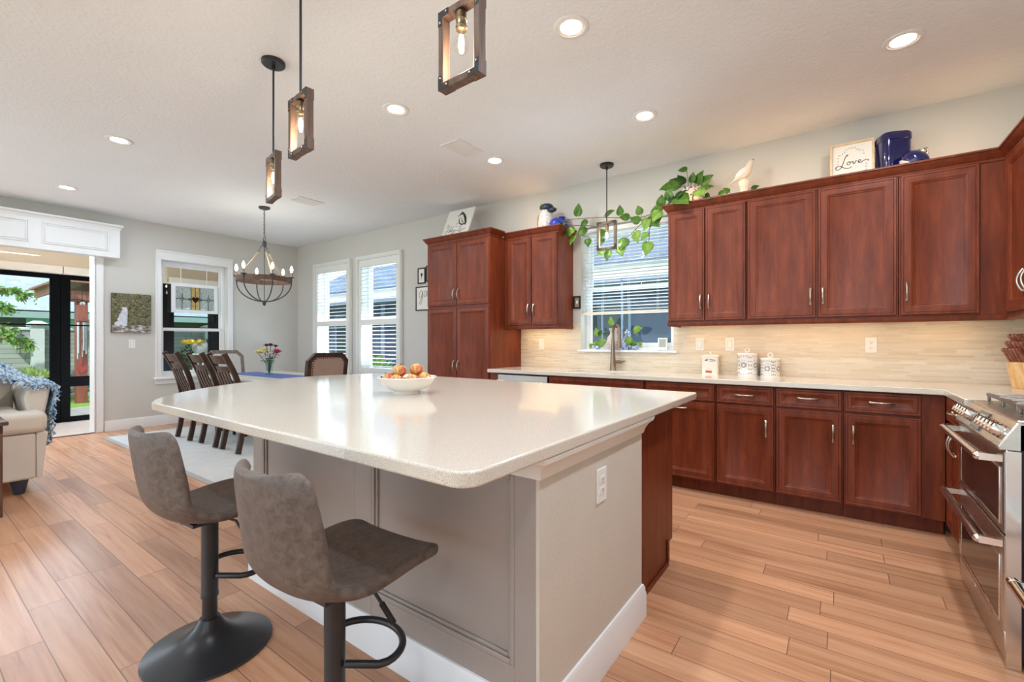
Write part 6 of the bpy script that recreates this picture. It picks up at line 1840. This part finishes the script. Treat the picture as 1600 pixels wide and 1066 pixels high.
ap = [(-0.092, -0.045, 0.086, 'apple lying at the left of the fruit bowl', (20, -30, 0)), (-0.035, -0.085, 0.078, 'apple at the front left of the bowl, lowest row', (-30, 10, 0)), (0.045, -0.085, 0.078, 'apple at the front centre right of the bowl', (-40, 0, 40)),
      (0.1, -0.02, 0.084, 'apple at the right end of the bowl', (0, 40, 0)), (-0.07, 0.05, 0.08, 'apple at the back left of the bowl', (0, 0, 0)), (0.02, 0.08, 0.08, 'apple at the back of the bowl', (10, 0, 0)), (0.0, 0.0, 0.062, 'apple buried in the middle of the bowl', (0, 0, 0)),
      (-0.033, -0.035, 0.132, 'upper left apple on top of the fruit pile', (-6, 4, 0)), (0.052, 0.005, 0.133, 'upper right apple on top of the fruit pile, stem hollow facing out', (-28, -8, 0))]
me0 = None
ca, sa = math.cos(R(35.75)), math.sin(R(35.75))
for i, (x, y, z, l, rot) in enumerate(ap):
    x, y = x * ca - y * sa, x * sa + y * ca
    a = thing('apple', l, 'apple', (-1.955 + x, 1.715 + y, CT + z), 0, 'apples in the bowl')
    a.rotation_euler = tuple(R(v) for v in rot)
    if me0 is None:
        b = build('flesh', apple_mesh(), 'apple', a)
        g = G(); g.tube([(0, 0, 0.022), (0.002, 0, 0.032), (0.006, 0, 0.04)], 0.0016, 6); s_ = build('stem', g, 'wood_dark', a); me0 = (b.data, s_.data)
    else:
        for nm, md in zip(('flesh', 'stem'), me0):
            b = bpy.data.objects.new(nm, md); C.objects.link(b); b.parent = a

# ---------------------------------------------------------------- outdoors beyond the porch
struct('ground', G().box(-40, 20, -20, 40, -0.30, -0.10), 'grass')
struct('patio', G().box(-11.6, PX - 0.2, -3, 9, -0.10, -0.03), 'paver')
tag(build('lawn', G().box(-13.84, -11.6, -3, 7.6, -0.10, -0.02), 'grass'), 'bright green lawn strip between patio and block fence', 'grass')['kind'] = 'stuff'
t = thing('block_fence', 'pale grey block fence at the end of the garden', 'fence', (-14.0, 0, -0.05))
build('fence_wall', G().box(-0.15, 0.0, -4, 12, 0, 1.50), 'blocks', t)
build('coping', G().box(-0.19, 0.04, -4, 12, 1.50, 1.56), 'capstone', t, bevel=0.01)
for y in (-1.2, 1.95, 5.2, 8.4):
    build('pillar', G().box(-0.05, 0.14, y - 0.10, y + 0.10, 0, 1.60), 'capstone', t)
    g = G(); g.loft([[(a * 0.15 + 0.04, y + b * 0.15, 1.60) for a, b in ((-1, -1), (1, -1), (1, 1), (-1, 1))], [(a * 0.15 + 0.04, y + b * 0.15, 1.64) for a, b in ((-1, -1), (1, -1), (1, 1), (-1, 1))], [(a * 0.06 + 0.04, y + b * 0.06, 1.70) for a, b in ((-1, -1), (1, -1), (1, 1), (-1, 1))]])
    build('pillar_cap', g, 'capstone', t)
t = thing('neighbour_house', 'house with a pale blue shingle roof behind the garden fence', 'house', (-26.0, 0, -0.1))
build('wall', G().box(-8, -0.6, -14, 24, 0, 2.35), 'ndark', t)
build('side_wall', G().box(-0.6, -0.55, 3.4, 6.0, 0, 2.35), 'nteal', t)
build('fascia', G().box(-0.05, 0.1, -15, 25, 2.25, 2.55), 'teal', t)
build('soffit', G().box(-0.8, -0.05, -15, 25, 2.25, 2.30), 'teal', t)
g = G(); g.prism([(0.1, 2.5), (0.1, 2.56), (-7, 6.2), (-7, 6.1)], 'y', -15, 25); build('roof', g, 'shingle', t)
# pergola post with beam and string lights
t = thing('pergola', 'brown wooden pergola with a square post on the lawn', 'pergola', (-12.3, 2.33, -0.02))
build('post', G().box(-0.085, 0.085, -0.085, 0.085, 0, 2.20), 'wood_cedar', t, bevel=0.006)
g = G(); g.box(-0.13, -0.086, -0.35, 3.2, 2.02, 2.22); build('beam', g, 'wood_pergola', t)
g = G(); g.box(0.086, 0.13, -0.35, 3.2, 2.02, 2.22); build('beam', g, 'wood_pergola', t)
for k in range(9):
    g = G(); g.box(-2.6, 0.45, -0.3 + 0.4 * k, -0.25 + 0.4 * k, 2.22, 2.38); build('rafter', g, 'wood_pergola', t)
g = G(); g.box(-2.5, 0.3, -0.4, 3.3, 2.38, 2.42); build('roof_board', g, 'wood_pergola', t)
for y in (3.0,):
    build('post', G().box(-0.10, 0.10, y - 0.1, y + 0.1, 0, 2.20), 'wood_cedar', t, bevel=0.006)
g = G(); g.prism([(0, 0.58), (0.10, 0.70), (0, 0.82), (-0.10, 0.70)], 'x', 0.086, 0.10); build('diamond_plaque', g, 'redpaint', t)
t = thing('string_lights', 'string of round white bulbs along the pergola beam', 'string lights', (-12.14, 2.0, 2.02))
g = G(); g.tube([(0, -0.05 + 0.1 * k, 0.02 - 0.03 * math.sin(PI * (k % 3) / 3)) for k in range(30)], 0.008, 5); build('cable', g, 'black', t)
for k in range(9):
    g = G(); g.cyl((0.01, 0.02 + 0.3 * k, -0.03), 0.02, 0.04, 10); sc = build('socket', g, 'black', t)
    g = G(); g.ball((0.01, 0.02 + 0.3 * k, -0.07), 0.045, 12, 8); build('bulb', g, 'porcelain', sc)
t = thing('wind_chime', 'wind chime with a wooden top and silver tubes in front of the post', 'wind chime', (-12.06, 2.30, 1.64))
g = G(); g.box(-0.07, 0.07, -0.075, 0.075, 0, 0.28); build('top_block', g, 'wood_cedar', t, bevel=0.006)
g = G(); g.tube([(0, 0, 0.28), (0, 0, 0.722)], 0.006, 6); build('hanger', g, 'black', t)
g = G(); g.box(-0.09, 0.09, -0.09, 0.09, -0.03, 0.0); build('base_plate', g, 'wood_cedar', t)
for k in range(5):
    a = 2 * PI * k / 5 + 0.3; l = (0.55, 0.62, 0.68, 0.72, 0.60)[k]
    g = G(); x, y = 0.065 * math.cos(a), 0.065 * math.sin(a); g.cyl((x, y, -0.06 - l), 0.016, l, 12); g.tube([(x, y, -0.06), (x, y, -0.03)], 0.003, 5); build('chime_tube', g, 'steel2', t)
g = G(); g.tube([(0, 0, -0.03), (0, 0, -0.5)], 0.003, 5); g.ball((0, 0, -0.42), 0.03, 10, 6, (1, 1, 0.4)); build('striker', g, 'wood_cedar', t)
t = thing('garden_lantern', 'small dark lantern hanging on the block fence', 'lantern', (-13.84, 1.70, 1.06))
g = G(); g.frame(-0.08, 0.08, 0, 0.2, 0.014, -0.08, -0.066); g.frame(-0.08, 0.08, 0, 0.2, 0.014, 0.066, 0.08); g.box(-0.09, 0.09, -0.09, 0.09, -0.02, 0.0); build('cage', g, 'black', t)
g = G(); g.lathe([(0.12, 0.2), (0.03, 0.29), (0.0, 0.3)], 4); g.tube([(0, 0, 0.29), (0, 0, 0.36), (-0.12, 0, 0.36)], 0.008, 6); build('cap', g, 'slate', t)
g = G(); g.box(-0.06, 0.06, -0.06, 0.06, 0.0, 0.19); build('glass', g, 'glass', t)

def bush(name, label, cat, c, rad, n, L, W, mat, seed, heart=False, sc=(1, 1, 1), trunk=True):
    random.seed(seed)
    t = thing(name, label, cat, c)
    g = G()
    for k in range(n):
        v = Vector((random.gauss(0, 1), random.gauss(0, 1), random.gauss(0, 1))).normalized()
        rr = rad * random.uniform(0.55, 1.0)
        p = Vector((v.x * rr * sc[0], v.y * rr * sc[1], v.z * rr * sc[2] + rad * sc[2]))
        d = (v + Vector((random.uniform(-.6, .6), random.uniform(-.6, .6), random.uniform(-.2, .6)))).normalized()
        leaf(g, p, d, (random.uniform(-1, 1), random.uniform(-1, 1), 1), L * random.uniform(.7, 1.2), W, 0.2, heart)
    build('foliage', g, mat, t)
    g = G(); random.seed(seed + 1)
    for k in range(7):
        a = random.uniform(0, 2 * PI); g.tube([(0.03 * math.cos(a), 0.03 * math.sin(a), 0), (rad * .35 * math.cos(a), rad * .35 * math.sin(a), rad * sc[2] * .8), (rad * .6 * math.cos(a), rad * .6 * math.sin(a), rad * sc[2] * 1.4)], [0.02, 0.012, 0.006], 6)
    build('stems', g, 'stem', t)
    return t
bush('garden_bush', 'pale green leafy bush in front of the block fence', 'bush', (-12.5, 1.66, -0.02), 0.34, 560, 0.13, 0.04, 'leaf_bush', 31)
bush('hedge_shrub', 'dark leafy shrub against the fence seen through the end window', 'bush', (-13.15, 4.9, -0.02), 0.62, 800, 0.12, 0.05, 'leaf_dark', 33)
def agave(label, c, seed):
    random.seed(seed); t = thing('agave', label, 'plant', c, 0, 'spiky plants by the pergola post'); 
    for k in range(22):
        a = random.uniform(0, 2 * PI); el = random.uniform(0.5, 1.3); l = random.uniform(0.45, 0.72)
        g = G(); leaf(g, (0.03 * math.cos(a), 0.03 * math.sin(a), 0.02), (math.cos(a) * math.cos(el), math.sin(a) * math.cos(el), math.sin(el)), (-math.cos(a) * math.sin(el), -math.sin(a) * math.sin(el), math.cos(el)), l, 0.09, 0.2, False); build('leaf_blade', g, 'agave', t)
agave('spiky grey green plant right of the pergola post', (-13.0, 2.95, -0.02), 41)
agave('spiky grey green plant left of the pergola post', (-13.4, 2.12, -0.02), 42)
# tree whose branches reach into view from the left
random.seed(51)
t = thing('crape_tree', 'green leafy tree branches reaching in at the upper left corner', 'tree', (-13.2, 0.2, -0.03))
tips = [[(0, 0, 0), (0, 0.05, 1.2), (0.3, 0.5, 1.9), (0.5, 1.05, 2.23), (0.6, 1.42, 2.12)], [(0, 0.05, 1.2), (0.4, 0.5, 1.75), (0.6, 0.95, 1.92), (0.7, 1.18, 1.84)], [(0, 0.05, 1.1), (0.3, 0.6, 1.5), (0.5, 1.0, 1.52), (0.6, 1.22, 1.42)], [(0, 0.02, 0.9), (0.4, 0.7, 1.25), (0.6, 1.2, 1.3), (0.7, 1.42, 1.15)], [(0, 0.05, 1.2), (-0.2, -0.4, 2.3), (-0.3, -0.9, 2.8)]]
g = G()
for P in tips: g.tube([tuple(p) for p in spline3(P, 5)], [0.05 * (1 - 0.9 * k / (len(P[:-1]) * 5)) + 0.004 for k in range(len(spline3(P, 5)))], 7)
build('branches', g, 'stem', t)
g = G()
for P in tips:
    S_ = spline3(P, 16)
    for p in S_[int(len(S_) * .45):]:
        for q in range(4):
            a = random.uniform(0, 2 * PI); d = Vector((random.uniform(-.8, .8), random.uniform(-.3, 1), random.uniform(-1, .5)))
            leaf(g, p + Vector((random.uniform(-.05, .05),) * 3), d, (random.uniform(-.5, .5), random.uniform(-.5, .5), 1), random.uniform(.09, .16), .06, .2, False)
build('foliage', g, 'leaf_out', t)
g = G()
for P in tips[:4]:
    p = Vector(P[-1])
    for q in range(40):
        leaf(g, p + Vector((random.gauss(0, .04), random.gauss(0, .06), random.gauss(-.03, .04))), (random.uniform(-1, 1), random.uniform(-1, 1), random.uniform(-1, 1)), (0, 0, 1), .06, .03, .1, False)
build('seed_head', g, 'leaf_bush', t)
# flower pot on a stand
t = thing('flower_stand', 'grey flower pot with golden flowers on a metal stand outside the end window', 'planter', (-12.3, 4.42, -0.02))
g = G()
for a in range(4): g.tube([(0.16 * math.cos(a * PI / 2), 0.16 * math.sin(a * PI / 2), 0), (0.14 * math.cos(a * PI / 2), 0.14 * math.sin(a * PI / 2), 0.95)], 0.01, 6)
for z in (0.3, 0.93): g.tube([(0.15 * math.cos(q), 0.15 * math.sin(q), z) for q in [2 * PI * i / 20 for i in range(20)]], 0.01, 6, closed=True)
build('stand', g, 'trim', t)
g = G(); g.lathe([(0, 0.93), (0.10, 0.93), (0.16, 1.02), (0.17, 1.12), (0.13, 1.2), (0, 1.19)], 20); build('pot', g, 'slot', t)
g = G(); random.seed(61)
for k in range(80):
    a = random.uniform(0, 2 * PI); el = random.uniform(0.1, 1.2)
    leaf(g, (0.12 * math.cos(a) - 0.0, 0.12 * math.sin(a) - 0.15, 1.17), (math.cos(a) * math.cos(el), math.sin(a) * math.cos(el), math.sin(el)), (0, 0, 1), .14, .05, .2, False)
build('flowers', g, 'yellow2', t)

# ---------------------------------------------------------------- next-door house beyond the window wall
t = thing('side_house', 'slate blue neighbouring house close behind the kitchen and dining windows', 'house', (0, 8.2, -0.1))
build('wall', G().box(-13.6, 2.0, 0, 0.3, 0, 2.55), 'nwall', t)
g = G(); g.box(-13.75, 2.4, -0.62, -0.5, 2.42, 2.66); build('fascia', g, 'trim', t)
g = G(); g.box(-13.75, 2.4, -0.62, 0.0, 2.36, 2.42); build('soffit', g, 'nwall_pale', t)
g = G(); g.prism([(-0.68, 2.66), (-0.68, 2.70), (5.0, 5.6), (5.0, 5.5)], 'x', -13.8, 2.6); build('roof', g, 'shingle_x', t)
for x0, x1, z0, z1 in ((-4.3, -3.15, 0.7, 2.1), (-12.6, -11.5, 0.7, 2.1), (-9.6, -8.5, 0.7, 2.1)):
    g = G(); g.frame(x0, x1, z0, z1, 0.05, -0.03, 0.0); g.box((x0 + x1) / 2 - 0.02, (x0 + x1) / 2 + 0.02, -0.03, 0, z0 + 0.05, z1 - 0.05); wf = build('window_frame', g, 'nwall_pale', t)
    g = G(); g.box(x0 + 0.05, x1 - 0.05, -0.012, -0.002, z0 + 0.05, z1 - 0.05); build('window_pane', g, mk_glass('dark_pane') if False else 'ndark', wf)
for x in (-4.75, -13.1, -10.4):
    g = G(); g.box(x, x + 0.14, -0.04, 0.0, 0, 2.36); build('corner_trim', g, 'nwall_pale', t)
g = G(); g.box(-3.1, -3.07, -0.62, -0.59, 0, 2.42); build('downspout', g, 'nwall_pale', t)
bush('side_hedge', 'green hedge outside the left dining window', 'bush', (-12.3, 7.3, -0.1), 0.55, 700, 0.14, 0.05, 'leaf_bush', 71)
bush('side_hedge', 'dark green hedge outside the right dining window', 'bush', (-9.6, 7.35, -0.1), 0.45, 600, 0.13, 0.05, 'leaf_out', 72)
